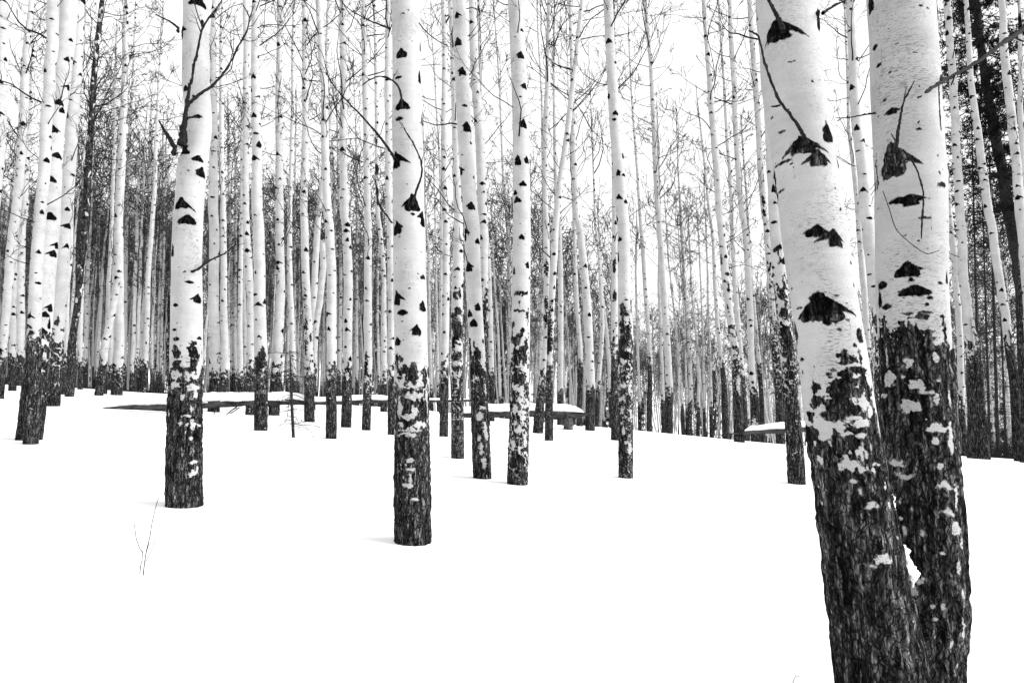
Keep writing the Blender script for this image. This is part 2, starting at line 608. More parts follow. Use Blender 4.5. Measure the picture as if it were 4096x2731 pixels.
    for kk in knots:
        U, V, a, h = kk[:4]
        wl, wr = (kk[4], kk[5]) if len(kk) > 5 else (0, 0)
        dr = kk[6] if len(kk) > 6 else 0.45 * max(wl, wr)
        lens = len(kk) > 7
        zz, t0, ww = to_trunk(U, V)
        knot(zz, t0, a * m_per_u * (1.0 if lens else 1.18), h * m_per_u * (1.15 if lens else 1.1), wl * m_per_u, wr * m_per_u, dr * m_per_u, lens)
    for lst, neg in ((blobs, False), (whites, True)):
        for (U, V, rx, ry) in lst:
            zz, t0, ww = to_trunk(U, V)
            rx_, ry_ = rx * m_per_u, ry * m_per_u
            i0 = np.searchsorted(z, zz - ry_ * 1.6 - 0.02); i1 = np.searchsorted(z, zz + ry_ * 1.6 + 0.02)
            if i1 <= i0: continue
            dth = (TH[i0:i1] - t0 + math.pi) % (2 * math.pi) - math.pi
            mm = min(rx_, ry_); ww_ = 0.35 * max(rx_, ry_) + 0.45 * mm
            t = dth * r[i0] + nw3[i0:i1] * ww_ * 0.55; s = Z[i0:i1] - zz + nw[i0:i1] * ww_ * 0.6
            fl = (1 - np.sqrt((t / rx_) ** 2 + (s / ry_) ** 2)) * mm + nw2[i0:i1] * 0.3 * mm
            stamp(fl, i0, i1, neg)
            if not neg: knotA[i0:i1] *= 0.6
    spots = []
    if random_knots > 0:
        zz = dark_z + 0.1 * q
        zend = top_h - 0.3
        side = g.uniform(-math.pi, math.pi)
        while zz < zend:
            zz += q * g.uniform(0.6, 2.0) / random_knots
            side = side + g.uniform(1.2, 4.6)
            th0 = (side + math.pi) % (2 * math.pi) - math.pi
            k = g.uniform(0.5, 1.3)
            u = g.uniform()
            if u < 0.55:
                wl, wr = g.choice([0, 0.4, 0.7, 1.0, 1.3], 2)
                knot(zz, th0, 0.42 * q * k * g.uniform(.7, 1.15), 0.46 * q * k * g.uniform(.6, 1.25), 0.95 * q * k * wl, 0.95 * q * k * wr, g.uniform(.3, 0.95) * q * k)
                spots.append((zz, th0))
            elif u < 0.82:
                knot(zz, th0, 0.5 * q * k, g.uniform(.1, .24) * q * k, 0, 0, 0, True)
            else:
                knot(zz, th0, 0.2 * q * k, 0.2 * q * k, 0, 0, 0, True)
    # surface relief: the dark bark stands proud and is furrowed
    dk = np.clip(F / (0.1 * q), 0, 1)
    fur = fbm(X3 * fr * 4 + 3, Y3 * fr * 4, Z * fr * 1.3, 2)
    bump = dk * (0.004 + 0.05 * fur) * q * 1.3 + 0.015 * q * fbm(X3 * fr * .6, Y3 * fr * .6, Z * fr * 0.4, 2)
    Rd = Rr + bump
    if snag:
        Z = Z.copy()
        jag = np.abs(fbm(np.cos(th) * 2.3 + so, np.sin(th) * 2.3, th * 0, 2)) * q * 1.6
        Z[-1] = Z[-1] + jag - 0.3 * q
    c, s_ = np.cos(TH), np.sin(TH)
    Px = x[:, None] + Rd * (s_ * l[0] + c * f[0])
    Py = y[:, None] + Rd * (s_ * l[1] + c * f[1])
    V = np.stack([Px, Py, Z], -1)
    n, m = TH.shape
    i = np.arange(n * m).reshape(n, m)
    qd = np.stack([i[:-1], np.roll(i[:-1], -1, 1), np.roll(i[1:], -1, 1), i[1:]], -1).reshape(-1, 4)
    if not (l[0] * f[1] - l[1] * f[0] > 0):
        qd = qd[:, ::-1]
    verts = V.reshape(-1, 3); F_, K_ = F.ravel(), knotA.ravel()
    tris = None
    ctr = np.array([[x[-1], y[-1], Z[-1].mean() - (0.2 * q if snag else 0)]])
    verts = np.vstack([verts, ctr]); F_ = np.append(F_, 0.01); K_ = np.append(K_, 0.3)
    last = i[-1]
    tris = np.stack([last, np.roll(last, -1), np.full(m, len(verts) - 1)], -1)
    me = mesh_np('trunk', verts, qd, tris, mat or M_BARK, {'dark': F_, 'knot': K_})
    o = link('trunk', me, parent)
    info = dict(z=z, x=x, y=y, r=r, spots=spots, q=q, f=f, l=l, top=top_h)
    return o, info


def crown_for(T, info, parent, seed, nb, zlo, zhi, Lmul=1.0, mat=None, n2=4, n3=2, up=0.8, rb=0.10, mindeg=0.35):
    g = np.random.default_rng(seed + 999)
    if nb <= 0: return None
    zz = zlo + (zhi - zlo) * g.uniform(0, 1, nb) ** 0.75
    az = g.uniform(-math.pi, math.pi, nb)
    x = np.interp(zz, info['z'], info['x']); y = np.interp(zz, info['z'], info['y']); r = np.interp(zz, info['z'], info['r'])
    f, l = info['f'], info['l']
    dx = np.sin(az) * l[0] + np.cos(az) * f[0]; dy = np.sin(az) * l[1] + np.cos(az) * f[1]
    P0 = np.stack([x + dx * r * 0.85, y + dy * r * 0.85, zz], -1)
    el = g.uniform(0.15, 0.95, nb)
    D = np.stack([dx * np.cos(el), dy * np.cos(el), np.sin(el)], -1)
    frac = np.clip(zz / 9.0, 0, 1)
    L = (0.35 + 1.9 * frac) * g.uniform(0.35, 1.15, nb) * Lmul
    r0 = np.clip(0.004 + 0.006 * L, 0.004, 0.02) * g.uniform(0.7, 1.2, nb)
    rmin = max(0.0018, 0.00029 * T.Y)
    v, q = twig_system(P0, D, L, r0, g, up, n2, n3, rmin=rmin)
    return link('crown', mesh_np('crown', v, q, mat=mat or M_TWIG), parent)


def polybranch(T, pts, parent, off=(0.0, 0.0), name='branch', mat=None, sides=7, sub=0, seed=1):
    """pts: (U,V,width) from the root outward; depth plane moves from the trunk's front by off"""
    n = len(pts)
    P = []; R = []
    for i, (U, V, w) in enumerate(pts):
        Y = T.Y + off[0] + (off[1] - off[0]) * i / max(n - 1, 1)
        P.append(unproj(U, V, Y)); R.append(w * Y / FOC / 2)
    P = np.array(P); R = np.array(R)
    tt = np.linspace(0, n - 1, (n - 1) * 5 + 1)
    Q = np.stack([np.interp(tt, range(n), P[:, k]) for k in range(3)], -1)
    ker = np.array([1, 2, 3, 2, 1.]) / 9
    for k in range(3):
        Q[2:-2, k] = np.convolve(Q[:, k], ker, 'valid')
    rr = np.interp(tt, range(n), R)
    g = np.random.default_rng(seed)
    rr = rr * (1 + 0.16 * g.normal(0, 1, len(rr)).clip(-1.2, 2))
    rr[-1] *= 0.35
    Q += g.normal(0, 1, Q.shape) * rr[:, None] * 0.18
    parts = [tubes(Q[None], rr[None], sides)]
    if sub:
        S, D, t = children(Q[None], sub, g, (0.5, 1.1), 0.3, 0.98)
        L = np.full(sub, np.linalg.norm(Q[-1] - Q[0]) * 0.3) * g.uniform(0.4, 1.2, sub)
        parts.append(twig_system(S, D, L, np.full(sub, float(rr.mean()) * 0.45), g, 0.5, 3, 2, rmin=max(.0015, .0002 * T.Y)))
    v, q = join(parts)
    v = v - T.base
    return link(name, mesh_np(name, v, q, mat=mat or M_BRANCH), parent)


def parse(s):
    out = []
    for tok in s.split():
        k, rest = tok.split(':')
        a, b, w = rest.split(',')
        out.append((1784 * int(k) + float(a), float(b), float(w)))
    return out


def off(k, lst):
    return [(1784 * k + t[0],) + tuple(t[1:]) for t in lst]


TREES = []


def aspen(label, pts, dark=2600, zone=160, nb=None, snag=False, depth=None, knots=(), blobs=(), whites=(), rk=1.0, Lmul=1.0,
          veins=0.12, vdec=1.8, blotch=0.0, fleck=0.12, zlo=None, group=None, H=13.0, pale=False, mat=None, res=6.0, n2=4):
    T = Trunk(parse(pts) if isinstance(pts, str) else pts, depth)
    seed = len(TREES) * 13 + 5
    root = thing('aspen_tree', tuple(T.base), label, 'tree', group)
    dz = T.z_of_V(dark); zn = max(zone * T.Y / FOC, 0.08)
    o, info = build_trunk(T, 'trunk', dz, zn, seed, snag, knots, blobs, whites, rk, H, parent=root, veins=veins, vdec=vdec, fleck=fleck, blotch=blotch, mat=mat, res=res)
    if nb is None:
        nb = 60 if T.pts[-1][0] < 2700 else 30
    zfr = T.z_of_V(-250)
    if nb and not snag:
        lo = zlo if zlo is not None else T.z_of_V(1900)
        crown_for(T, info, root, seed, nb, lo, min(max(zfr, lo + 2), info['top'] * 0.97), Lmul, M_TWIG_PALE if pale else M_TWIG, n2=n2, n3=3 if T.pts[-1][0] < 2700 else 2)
    T.root = root; T.info = info; T.label = label
    TREES.append(T)
    return T
# ------------------------------------------------------------------ the large trees
TL = aspen('white aspen whose dark branch forks upward along its bent stem',
  '0:1332,0,168 0:1330,300,175 0:1345,600,180 0:1358,740,180 0:1362,880,168 0:1352,990,150 0:1310,1100,200 0:1300,1300,190 0:1296,1568,195 0:1292,1968,200 0:1288,2368,214 0:1290,2768,222 0:1291,3136,228 0:1290,3520,242',
  dark=2560, zone=150, nb=0, rk=0, veins=0.10,
  knots=off(0, [(1345,10,55,28,60,70),(1240,210,16,50,0,60),(1277,630,22,20),(1330,690,14,7,0,0,0,1),(1275,985,52,85,0,0),(1255,1062,45,22),(1340,1105,34,22,50,20),(1370,1190,32,34,50,10),
    (1245,1430,42,38,15,110,80),(1290,1545,50,32,20,35),(1205,1758,16,42,0,20),(1310,1978,32,9,0,0,0,1),(1220,2138,22,11,0,0,0,1),(1362,2083,28,30,65,0),(1370,2353,18,12),(1210,2306,22,8,0,0,0,1),(1222,2371,28,13,0,0,0,1),(1216,2418,14,11),(1355,820,30,9,0,0,0,1),(1285,1200,8,4),(1355,1680,6,4)]),
  blobs=off(0, [(1224,2461,36,32),(1330,2440,34,62),(1338,2530,44,75),(1240,2560,50,45)]),
  whites=off(0, [(1260,2510,70,14),(1275,2548,26,16),(1220,2620,30,30),(1330,2620,60,26),(1370,2560,22,50),(1220,2690,30,22),(1340,2700,48,24),(1275,2770,12,24),(1355,2750,20,30),(1330,2850,10,22),(1300,2895,40,14),(1265,2950,16,20),(1340,2965,14,40),(1380,2960,26,10),(1330,3050,14,16),(1350,3216,36,10),(1345,3290,30,20),(1372,3270,12,30),(1190,2880,10,26)]))
TC = aspen('thickest white aspen standing midway with upswept thin branches on its face',
  '1:1038,0,200 1:1041,300,198 1:1045,600,206 1:1048,900,213 1:1055,1200,220 1:1063,1500,220 1:1068,1568,222 1:1077,2168,230 1:1082,2468,230 1:1088,2768,240 1:1092,3068,242 1:1095,3772,256',
  dark=2640, zone=170, nb=0, rk=0, veins=0.14, vdec=3,
  knots=off(1, [(1055,98,6,5),(1020,124,12,4,0,0,0,1),(1005,392,34,32,36,46),(1135,300,9,42),(1133,530,16,46),(985,560,32,11,0,0,0,1),(1012,755,42,38,34,52),(1148,825,11,42),(993,855,34,13,0,0,0,1),
    (970,1125,32,58,0,115,60),(1090,1440,46,58,85,40,60),(1092,1520,18,10,0,0,0,1),(1160,1535,24,55,60,0),(985,1610,32,46,10,55),(1165,1943,24,16,30,0),(985,2093,28,46,25,75,40),(1162,2143,27,34,32,10),(1020,2196,42,17,0,0,0,1),(1120,2313,28,34,50,36),(985,2386,26,27,16,45),(1070,2030,8,4),(1080,1030,6,4),(1020,2255,10,4,0,0,0,1)]),
  blobs=off(1, [(985,2530,22,60),(1012,2508,20,22),(1096,2570,15,24),(1040,2610,60,58),(1178,2620,30,62),(1108,2672,16,28),(1065,2730,34,30),(1055,2860,62,48),(1165,2800,20,40),(1145,2890,22,50),(1060,2950,50,24)]),
  whites=off(1, [(1035,2640,14,26),(1080,2700,70,14),(1110,2760,70,22),(1130,2680,12,26),(1010,2850,24,50),(1110,2870,26,34),(1050,2905,60,18),(1020,2955,26,16),(1150,2960,50,18),(1090,2990,90,12),(1060,3025,80,14),(1190,2760,14,60),(1200,2850,8,60),(1075,3200,26,14),(1080,3260,36,10),(1060,3370,40,12),(1075,3320,10,40),(1110,3460,22,14)]))
TR1 = aspen('huge leaning aspen with big black knots and a pale upper trunk',
  '3:171,0,397 3:192,300,405 3:222,600,415 3:257,900,415 3:300,1200,427 3:335,1500,420 3:347,1568,425 3:380,1868,430 3:422,2168,436 3:462,2468,448 3:502,2768,455 3:530,3068,470 3:556,3239,474 3:590,3446,488 3:640,3757,510 3:696,4067,535 3:752,4377,570 3:806,4758,592 3:830,4985,610',
  dark=2990, zone=90, nb=0, rk=0, depth=2.6, veins=0.0,
  knots=off(3, [(128,235,78,78,120,225,120),(378,150,28,78,50,0),(225,472,11,5,0,0,0,1),(248,468,10,5,0,0,0,1),(355,615,10,6),(290,1050,72,66,160,175,100),(440,960,44,75),(390,1148,44,56,120,95,70),(505,1150,10,42),
    (150,1138,90,8,0,0,0,1),(140,1320,50,7,0,0,0,1),(490,1350,8,7),(520,1490,6,6),(155,930,30,7,0,0,0,1),(90,800,10,6),
    (385,1643,62,38,95,0,30),(490,1693,42,62,145,75,60),(400,2160,110,95,185,245,110),(440,2270,28,18,0,0,0,1),(560,2253,16,6,0,0,0,1),(515,2318,18,7,0,0,0,1),(605,2420,9,12),(480,2588,15,8),(455,2616,18,9,0,0,0,1),(275,2498,25,10),(280,2590,10,14),(580,1850,8,10),(600,2008,6,10),(500,2090,20,5,0,0,0,1),(210,2000,8,6),(260,2150,30,6,0,0,0,1),(230,2300,30,60)]),
  blobs=off(3, [(92,1270,20,135),(95,1200,22,60),(236,2340,24,55),(635,2358,32,48),(560,2518,60,42),(640,2508,16,45),(640,2593,70,22),(370,2704,32,52),(365,2804,38,38),(402,2796,22,24),(560,2720,98,115),(700,2800,50,130),(590,2860,90,40),(480,2830,60,62),(570,3000,45,40),(510,2930,50,60),(420,2890,26,16),(330,2900,50,40),(660,2660,30,60)]),
  whites=off(3, [(480,2968,92,36),(645,2940,70,30),(700,2870,22,50),(665,2800,22,60),(430,2950,50,20),(560,3025,50,18),(640,3030,30,18),(450,3040,22,16),(455,3080,10,26),(579,3228,62,46),(650,3175,16,50),(740,3225,40,12),(715,3497,50,22),(792,3842,52,42),(600,3335,22,14),(645,3400,14,28),(720,3885,40,10),(690,3100,8,60)]))
TR2 = aspen('huge upright aspen whose black lower bark touches the leaning aspen beside it',
  '3:927,0,425 3:942,300,415 3:962,600,435 3:982,900,437 3:995,1200,448 3:1012,1500,446 3:1017,1568,446 3:1030,1868,450 3:1042,2168,455 3:1067,2468,450 3:1078,2768,456 3:1090,3068,470 3:1094,3446,490 3:1108,3757,492 3:1105,4067,498 3:1093,4377,505 3:1075,4758,512 3:1065,4985,525',
  dark=2390, zone=90, nb=0, rk=0, depth=2.85, veins=0.0,
  knots=off(3, [(1045,166,17,6,0,0,0,1),(1085,175,9,6),(772,340,30,18,0,0,0,1),(800,482,26,13,0,0,0,1),(870,565,12,6,0,0,0,1),(888,825,26,24,55,60,20),(1045,980,13,6),(885,1150,66,118,60,190,130),(745,20,30,70),(985,1440,120,26,0,0,0,1),(1010,1460,40,22),(1185,1350,44,16,0,0,0,1),
    (1095,1572,40,8,0,0,0,1),(1005,1905,62,48,70,100,30),(1028,1973,14,15),(1050,2048,82,34,110,20,20),(855,1985,48,26,0,0,0,1),(880,2138,48,16,0,0,0,1),(840,2070,18,60),(1200,2005,26,10,0,0,0,1),(1240,1955,14,42),(1015,2203,32,8,0,0,0,1),(1138,2103,22,9,0,0,0,1),(1125,2145,9,9),(1115,2201,48,8,0,0,0,1),(1155,1160,6,6),(1115,1445,6,4),(1025,2231,12,5),(1065,1720,8,5),(1165,1270,5,5),(845,735,14,6,0,0,0,1)]),
  blobs=off(3, [(790,1190,14,110),(782,1290,14,60),(875,2290,46,90),(1120,2230,60,14),(1215,2250,24,40),(1238,2340,20,90),(1000,2340,70,70),(900,2420,60,120),(1060,2420,90,120),(850,2700,70,180),(1255,2500,24,120),(960,2720,60,110),(1100,2700,70,80)]),
  whites=off(3, [(1180,2250,44,46),(1150,2310,40,20),(1190,2345,52,22),(1195,2400,38,34),(1180,2500,26,34),(1020,2540,28,52),(890,2470,16,76),(900,2640,44,60),(870,2760,50,20),(1065,2690,52,42),(1125,2740,40,16),(1030,2830,62,46),(1200,2660,18,14),(1180,2780,24,36),(1262,2790,12,60),(1185,2978,56,30),(1255,3000,26,90),(1175,3068,26,24),(1270,3100,18,60),(1198,3236,26,26),(1225,3368,48,24),(1286,3440,18,75),(1240,3540,52,16),(1282,3650,40,46),(872,3560,36,95),(962,3880,40,56),(930,3776,32,26),(1020,3985,56,48),(1010,4085,36,40),(1195,4165,20,30),(1308,4270,13,140),(1145,4245,18,12),(1240,4400,15,25),(1270,4550,10,20),(1308,4080,14,34),(1312,3750,14,46),(960,3480,12,18),(1030,3530,10,22),(965,3600,14,16),(980,3680,16,30),(1085,3680,14,20),(1130,4160,14,18),(1260,4690,8,14),(940,3230,70,22),(985,3300,70,16),(1190,3810,20,16),(1290,3900,16,40)]))

# branches on the large trees
polybranch(TL, off(0, [(1265,1010,60),(1275,940,52),(1288,830,34),(1305,710,27),(1325,585,22),(1343,540,18),(1350,450,19),(1368,395,19),(1388,290,17),(1412,190,15),(1480,95,11),(1540,20,8),(1565,-60,6)]), TL.root, (-0.16, -0.30), sub=3)
polybranch(TL, off(0, [(1300,745,24),(1330,710,24),(1385,662,22),(1480,602,20),(1560,512,17),(1612,430,15),(1650,342,14),(1722,225,12),(1742,120,10),(1690,30,7)]), TL.root, (-0.17, 0.15), sub=8)
polybranch(TL, off(0, [(1222,1080,34),(1208,1010,34),(1172,950,28),(1140,900,20),(1105,838,12)]), TL.root, (-0.08, 0.05))
polybranch(TL, off(0, [(1245,225,20),(1238,190,18),(1190,155,14),(1140,128,11),(1078,102,8)]), TL.root, (-0.05, 0.1))
polybranch(TL, off(0, [(1408,190,14),(1412,150,22),(1404,138,10)]), TL.root, (-0.2, -0.2))
polybranch(TL, off(0, [(1290,835,16),(1325,820,14),(1365,815,16),(1395,826,9)]), TL.root, (-0.17, -0.2))
polybranch(TL, off(0, [(1335,1893,18),(1390,1870,18),(1450,1820,14),(1520,1790,13),(1585,1755,10),(1640,1700,7)]), TL.root, (-0.16, 0.2), sub=4)
polybranch(TC, off(1, [(1016,760,17),(1014,690,16),(1006,635,16),(985,590,15),(930,545,14),(860,530,11),(790,555,9),(735,600,6)]), TC.root, (-0.17, -0.1), sub=3)
polybranch(TC, off(1, [(970,1110,22),(920,1030,19),(845,930,17),(740,812,14),(640,712,12),(560,622,10),(515,560,9),(485,470,7),(470,390,5)]), TC.root, (-0.14, 0.3), sub=7)
polybranch(TC, off(1, [(1088,1430,24),(1108,1355,17),(1140,1275,16),(1160,1200,15),(1150,1120,12),(1130,1070,12),(1090,985,11),(1055,935,11),(1030,893,8)]), TC.root, (-0.17, -0.28), sub=2)
polybranch(TC, off(1, [(950,1555,12),(900,1490,12),(850,1420,16),(842,1330,12),(830,1240,10)]), TC.root, (-0.05, 0.05))
polybranch(TC, off(1, [(935,200,14),(880,180,14),(800,150,10),(720,110,8),(640,60,7),(580,0,6)]), TC.root, (-0.02, 0.2), sub=6)
polybranch(TC, off(1, [(1135,160,8),(1190,230,8),(1270,290,7),(1350,330,6)]), TC.root, (-0.02, 0.2), sub=5)
polybranch(TR1, off(3, [(112,215,40),(98,180,36),(62,112,30),(28,45,26),(5,0,22),(-40,-80,18)]), TR1.root, (-0.13, -0.18))
polybranch(TR1, off(3, [(272,1000,36),(250,945,28),(220,890,25),(150,790,22),(85,712,22),(42,620,20),(8,525,18),(-30,420,17),(-44,340,16),(-64,255,15),(-90,232,14),(-138,215,10)]), TR1.root, (-0.125, -0.13))
polybranch(TR1, off(3, [(85,735,14),(55,742,16),(20,742,9)]), TR1.root, (-0.13, -0.13))
polybranch(TR1, off(3, [(385,95,26),(410,72,20),(450,50,16),(540,2,12),(600,-40,9)]), TR1.root, (-0.06, 0.2), sub=2)
polybranch(TR2, off(3, [(892,1065,26),(900,980,24),(910,900,22),(922,830,18),(930,780,15),(945,710,13),(970,660,14),(1000,605,10),(1022,562,5)]), TR2.root, (-0.135, -0.2))
polybranch(TR2, off(3, [(938,745,10),(950,680,9),(964,608,4)]), TR2.root, (-0.17, -0.2))
polybranch(TR2, off(3, [(890,1010,10),(880,965,9),(856,930,6)]), TR2.root, (-0.15, -0.2))
polybranch(TR2, off(3, [(938,1045,13),(975,1085,12),(1012,1135,13),(1040,1190,11),(1062,1260,13),(1080,1320,12),(1084,1430,11),(1074,1510,14),(1070,1600,12),(1068,1668,8)]), TR2.root, (-0.14, -0.155), name='hanging_twig')
polybranch(TR2, off(3, [(800,1330,5),(840,1440,6),(885,1590,6),(940,1650,6),(1000,1700,6),(1060,1745,6),(1110,1773,6),(1160,1757,6),(1198,1745,5)]), TR2.root, (-0.145, -0.15), name='hanging_twig', sides=5)
polybranch(TR2, off(3, [(752,790,14),(700,796,12),(640,806,9),(560,822,8),(468,824,7)]), TR2.root, (0.0, 0.1), sub=2)

# ------------------------------------------------------------------ trees beside and behind them, traced one by one
aspen('aspen stem cut off by the picture edge, beside the cluster of three',
  '0:35,0,76 0:20,400,72 0:3,700,74 0:-25,1100,78 0:-60,1568,84 0:-150,2850,92', 2300, 150, 10)
aspen('slender aspen curving outward to the picture edge at its foot',
  '0:222,0,34 0:215,150,36 0:190,350,46 0:170,600,46 0:152,1000,50 0:132,1350,55 0:102,1568,58 0:70,1850,56 0:55,2100,52 0:28,2400,48 0:2,2778,48', 2480, 90, 24)
aspen('straight aspen with black foot just beside the cluster of three aspens',
  '0:245,0,18 0:230,400,22 0:205,800,28 0:188,1100,34 0:170,1500,44 0:155,1568,47 0:150,2068,48 0:144,2500,49 0:141,2688,50', 2490, 70, 24)
aspen('thin aspen between the edge-curving aspen and the straight black-footed one',
  '0:130,900,22 0:112,1568,34 0:98,2100,40 0:85,2663,48', 2480, 80, 14)
aspen('thick leaning aspen at the front of a close cluster of three',
  '0:478,0,112 0:457,300,120 0:432,600,122 0:395,900,126 0:365,1200,128 0:350,1500,130 0:322,1768,136 0:296,2068,140 0:275,2318,145 0:255,2568,150 0:225,2818,154 0:197,3063,160', 2330, 200, 8, veins=0.14,
  rk=0, knots=off(0, [(488,292,14,12),(470,435,16,16,8,20),(500,412,12,10),(480,620,12,20,60,0),(425,742,24,20,50,10),(440,790,18,20,20,10),(378,930,32,26,40,60),(405,1100,32,20,30,0),(360,1268,28,20,20,30),(350,1520,34,24,50,20),(270,1718,24,34,0,40),(385,1710,16,24,60,0),(365,1770,22,24,60,0),(340,2145,16,26,50,0),(220,2150,16,36),(305,2195,28,18,40,20),(330,1320,24,6,0,0,0,1),(400,560,6,3),(285,2310,30,20),(430,1480,4,3),(240,2330,14,30),(330,2250,10,40)]), Lmul=0.7,
  whites=off(0, [(240,2620,20,14),(230,2680,36,16),(235,2730,26,18),(240,2780,14,24),(225,2812,32,12),(272,2590,30,14),(205,2500,20,14),(245,2450,24,20),(300,2480,14,26),(270,2400,40,20),(210,2560,14,10)]))
aspen('aspen mostly hidden behind the front trunk of the cluster of three',
  '0:380,0,74 0:367,300,72 0:343,600,72 0:325,900,72 0:300,1200,72 0:272,1568,74 0:245,2068,80 0:225,2760,92', 2320, 150, 12, depth=9.6)
aspen('rear aspen of the cluster of three, white above its black foot',
  '0:560,0,66 0:542,300,66 0:520,600,70 0:497,900,74 0:482,1200,82 0:462,1500,90 0:440,1568,92 0:420,1968,92 0:395,2318,95 0:375,2568,98 0:355,2828,108', 2365, 200, 9, Lmul=0.8, veins=.2)
aspen('slim aspen leaning out from behind the cluster of three',
  '0:590,0,26 0:565,600,30 0:545,900,32 0:515,1400,34 0:503,1568,36 0:484,2000,36 0:462,2368,38 0:450,2748,50', 2505, 90, 22)
aspen('dead dark trunk with black blotched flaking bark',
  '0:712,0,28 0:690,200,32 0:660,450,34 0:642,650,38 0:625,900,40 0:612,1200,46 0:590,1540,50 0:558,1868,44 0:546,2050,42 0:520,2268,44 0:502,2420,52 0:482,2763,58', 2420, 260, 60, blotch=-0.45, Lmul=1.1)
aspen('thin aspen just behind the dead dark blotched trunk',
  '0:660,500,22 0:640,1000,26 0:602,1568,30 0:571,1968,30 0:565,2300,31 0:558,2713,34', 2520, 90, 18)
aspen('very thin aspen a step behind the dead blotched trunk',
  '0:650,900,18 0:622,1568,24 0:605,2100,27 0:592,2690,30', 2530, 80, 12)
aspen('mid-sized aspen with a straight white stem beside a leaning broken one',
  '0:880,0,32 0:866,300,38 0:862,600,44 0:858,900,46 0:843,1200,52 0:834,1500,53 0:830,1568,56 0:829,2000,62 0:828,2368,64 0:813,2752,75', 2570, 120, 24)
aspen('leaning broken aspen propped against the mid-sized straight one',
  '0:812,1990,44 0:795,2060,46 0:765,2250,48 0:735,2450,50 0:690,2755,56', 2520, 120, 0, snag=True)
aspen('thin aspen seen just behind the leaning broken stem',
  '0:805,300,16 0:795,900,20 0:775,1568,24 0:752,2200,28 0:727,2743,34', 2560, 80, 20)
aspen('very thin aspen between the broken stem and the straight mid-sized one',
  '0:820,1100,16 0:800,1568,22 0:785,2200,30 0:772,2700,40', 2570, 80, 12)
aspen('wispy aspen whose thin top crosses the open sky near the straight aspen',
  '0:945,0,10 0:935,300,14 0:925,600,15 0:910,800,18 0:895,1100,25 0:880,1500,27 0:872,1900,30 0:862,2670,36', 2560, 80, 26)
aspen('curved slender aspen with a clean black foot before the open snow gap',
  '0:1140,0,10 0:1125,300,14 0:1115,500,17 0:1105,700,19 0:1090,950,24 0:1075,1200,26 0:1055,1568,30 0:1030,1968,33 0:1020,2300,35 0:1008,2736,42', 2530, 70, 24)
aspen('thin aspen touching the curved slender one at its foot',
  '0:1060,700,14 0:1050,1000,18 0:1038,1568,22 0:1010,2068,24 0:985,2368,29 0:968,2728,36', 2540, 80, 20)
aspen('thin upright aspen in front of the dark spruces beside the curved slender one',
  '0:975,1000,14 0:952,1568,24 0:940,2000,26 0:930,2400,28 0:917,2683,28', 2580, 80, 18)
aspen('thin aspen standing alone in the open snow gap',
  '0:1085,1000,12 0:1068,1700,18 0:1066,2100,20 0:1062,2688,25', 2590, 60, 16)
aspen('spindly aspen closest behind the bent fork-branched trunk',
  '0:1135,900,12 0:1120,1568,16 0:1112,2000,18 0:1100,2400,21 0:1097,2680,25', 2590, 60, 16)
aspen('spindly aspen half hidden by the bent fork-branched trunk',
  '0:1160,1000,10 0:1142,1568,14 0:1125,2200,16 0:1117,2670,20', 2590, 60, 12)
aspen('grey-white aspen rising behind the snow-covered log beside the forked trunk',
  '0:1490,50,30 0:1485,300,40 0:1490,600,45 0:1490,900,50 0:1485,1200,60 0:1484,1500,64 0:1487,1568,66 0:1490,1968,68 0:1497,2368,71 0:1497,2568,76 0:1488,2868,80', 2580, 120, 20)
aspen('thinner companion of the grey-white aspen behind the log',
  '0:1550,0,15 0:1540,300,25 0:1540,600,28 0:1540,900,32 0:1544,1300,33 0:1555,1568,40 0:1560,2000,45 0:1565,2400,52 0:1565,2790,56', 2600, 100, 20)
aspen('aspen behind the log just beside the spire-footed aspen',
  '0:1714,0,38 0:1715,400,40 0:1712,800,42 0:1715,1200,45 0:1720,1568,48 0:1733,1968,52 0:1745,2250,54 0:1740,2890,58', 2560, 120, 20)
aspen('aspen in front of the log with a black spire of bark at its foot',
  '0:1776,0,55 0:1770,500,56 0:1778,900,66 0:1787,1500,76 0:1795,1568,76 0:1802,2068,80 0:1815,2468,88 0:1818,2998,90', 2520, 170, 12, blobs=[(1825,2490,26,70),(1800,2530,30,60)], Lmul=.8)
for lab, p, dk in (
  ('thin aspen of the packed row behind the log, next to the grey-white pair', '0:1590,700,14 0:1605,1568,22 0:1614,2000,26 0:1618,2750,33', 2590),
  ('second thin aspen of the packed row behind the log', '0:1632,900,12 0:1640,1568,18 0:1644,2200,22 0:1646,2750,26', 2600),
  ('wider third aspen of the packed row behind the log', '0:1685,800,18 0:1681,1568,28 0:1675,2000,31 0:1671,2400,36 0:1675,2760,42', 2610),
  ('thin fourth aspen of the packed row, beside the spire-footed aspen', '0:1700,1300,14 0:1706,1900,22 0:1712,2300,28 0:1712,2760,34', 2615)):
  aspen(lab, p, dk, 80, 14)
aspen('aspen streaked black down one side behind the small bare spruce',
  '1:168,0,42 1:168,200,38 1:163,600,48 1:162,900,50 1:163,1200,52 1:167,1500,55 1:168,1568,56 1:175,1968,60 1:162,2268,66 1:150,2468,70 1:125,2893,75', 2570, 130, 20, blobs=[(1784+138,1100,8,200),(1784+150,1950,8,140),(1784+128,2250,8,120)])
aspen('pale slim aspen directly behind the small bare spruce',
  '1:268,0,14 1:260,300,22 1:258,600,25 1:252,900,28 1:243,1350,30 1:238,1568,33 1:242,2068,38 1:255,2368,38 1:262,2800,46', 2600, 90, 22)
aspen('thread-thin aspen beside the small bare spruce',
  '1:280,700,9 1:270,1568,15 1:268,2100,18 1:272,2780,24', 2620, 80, 16)
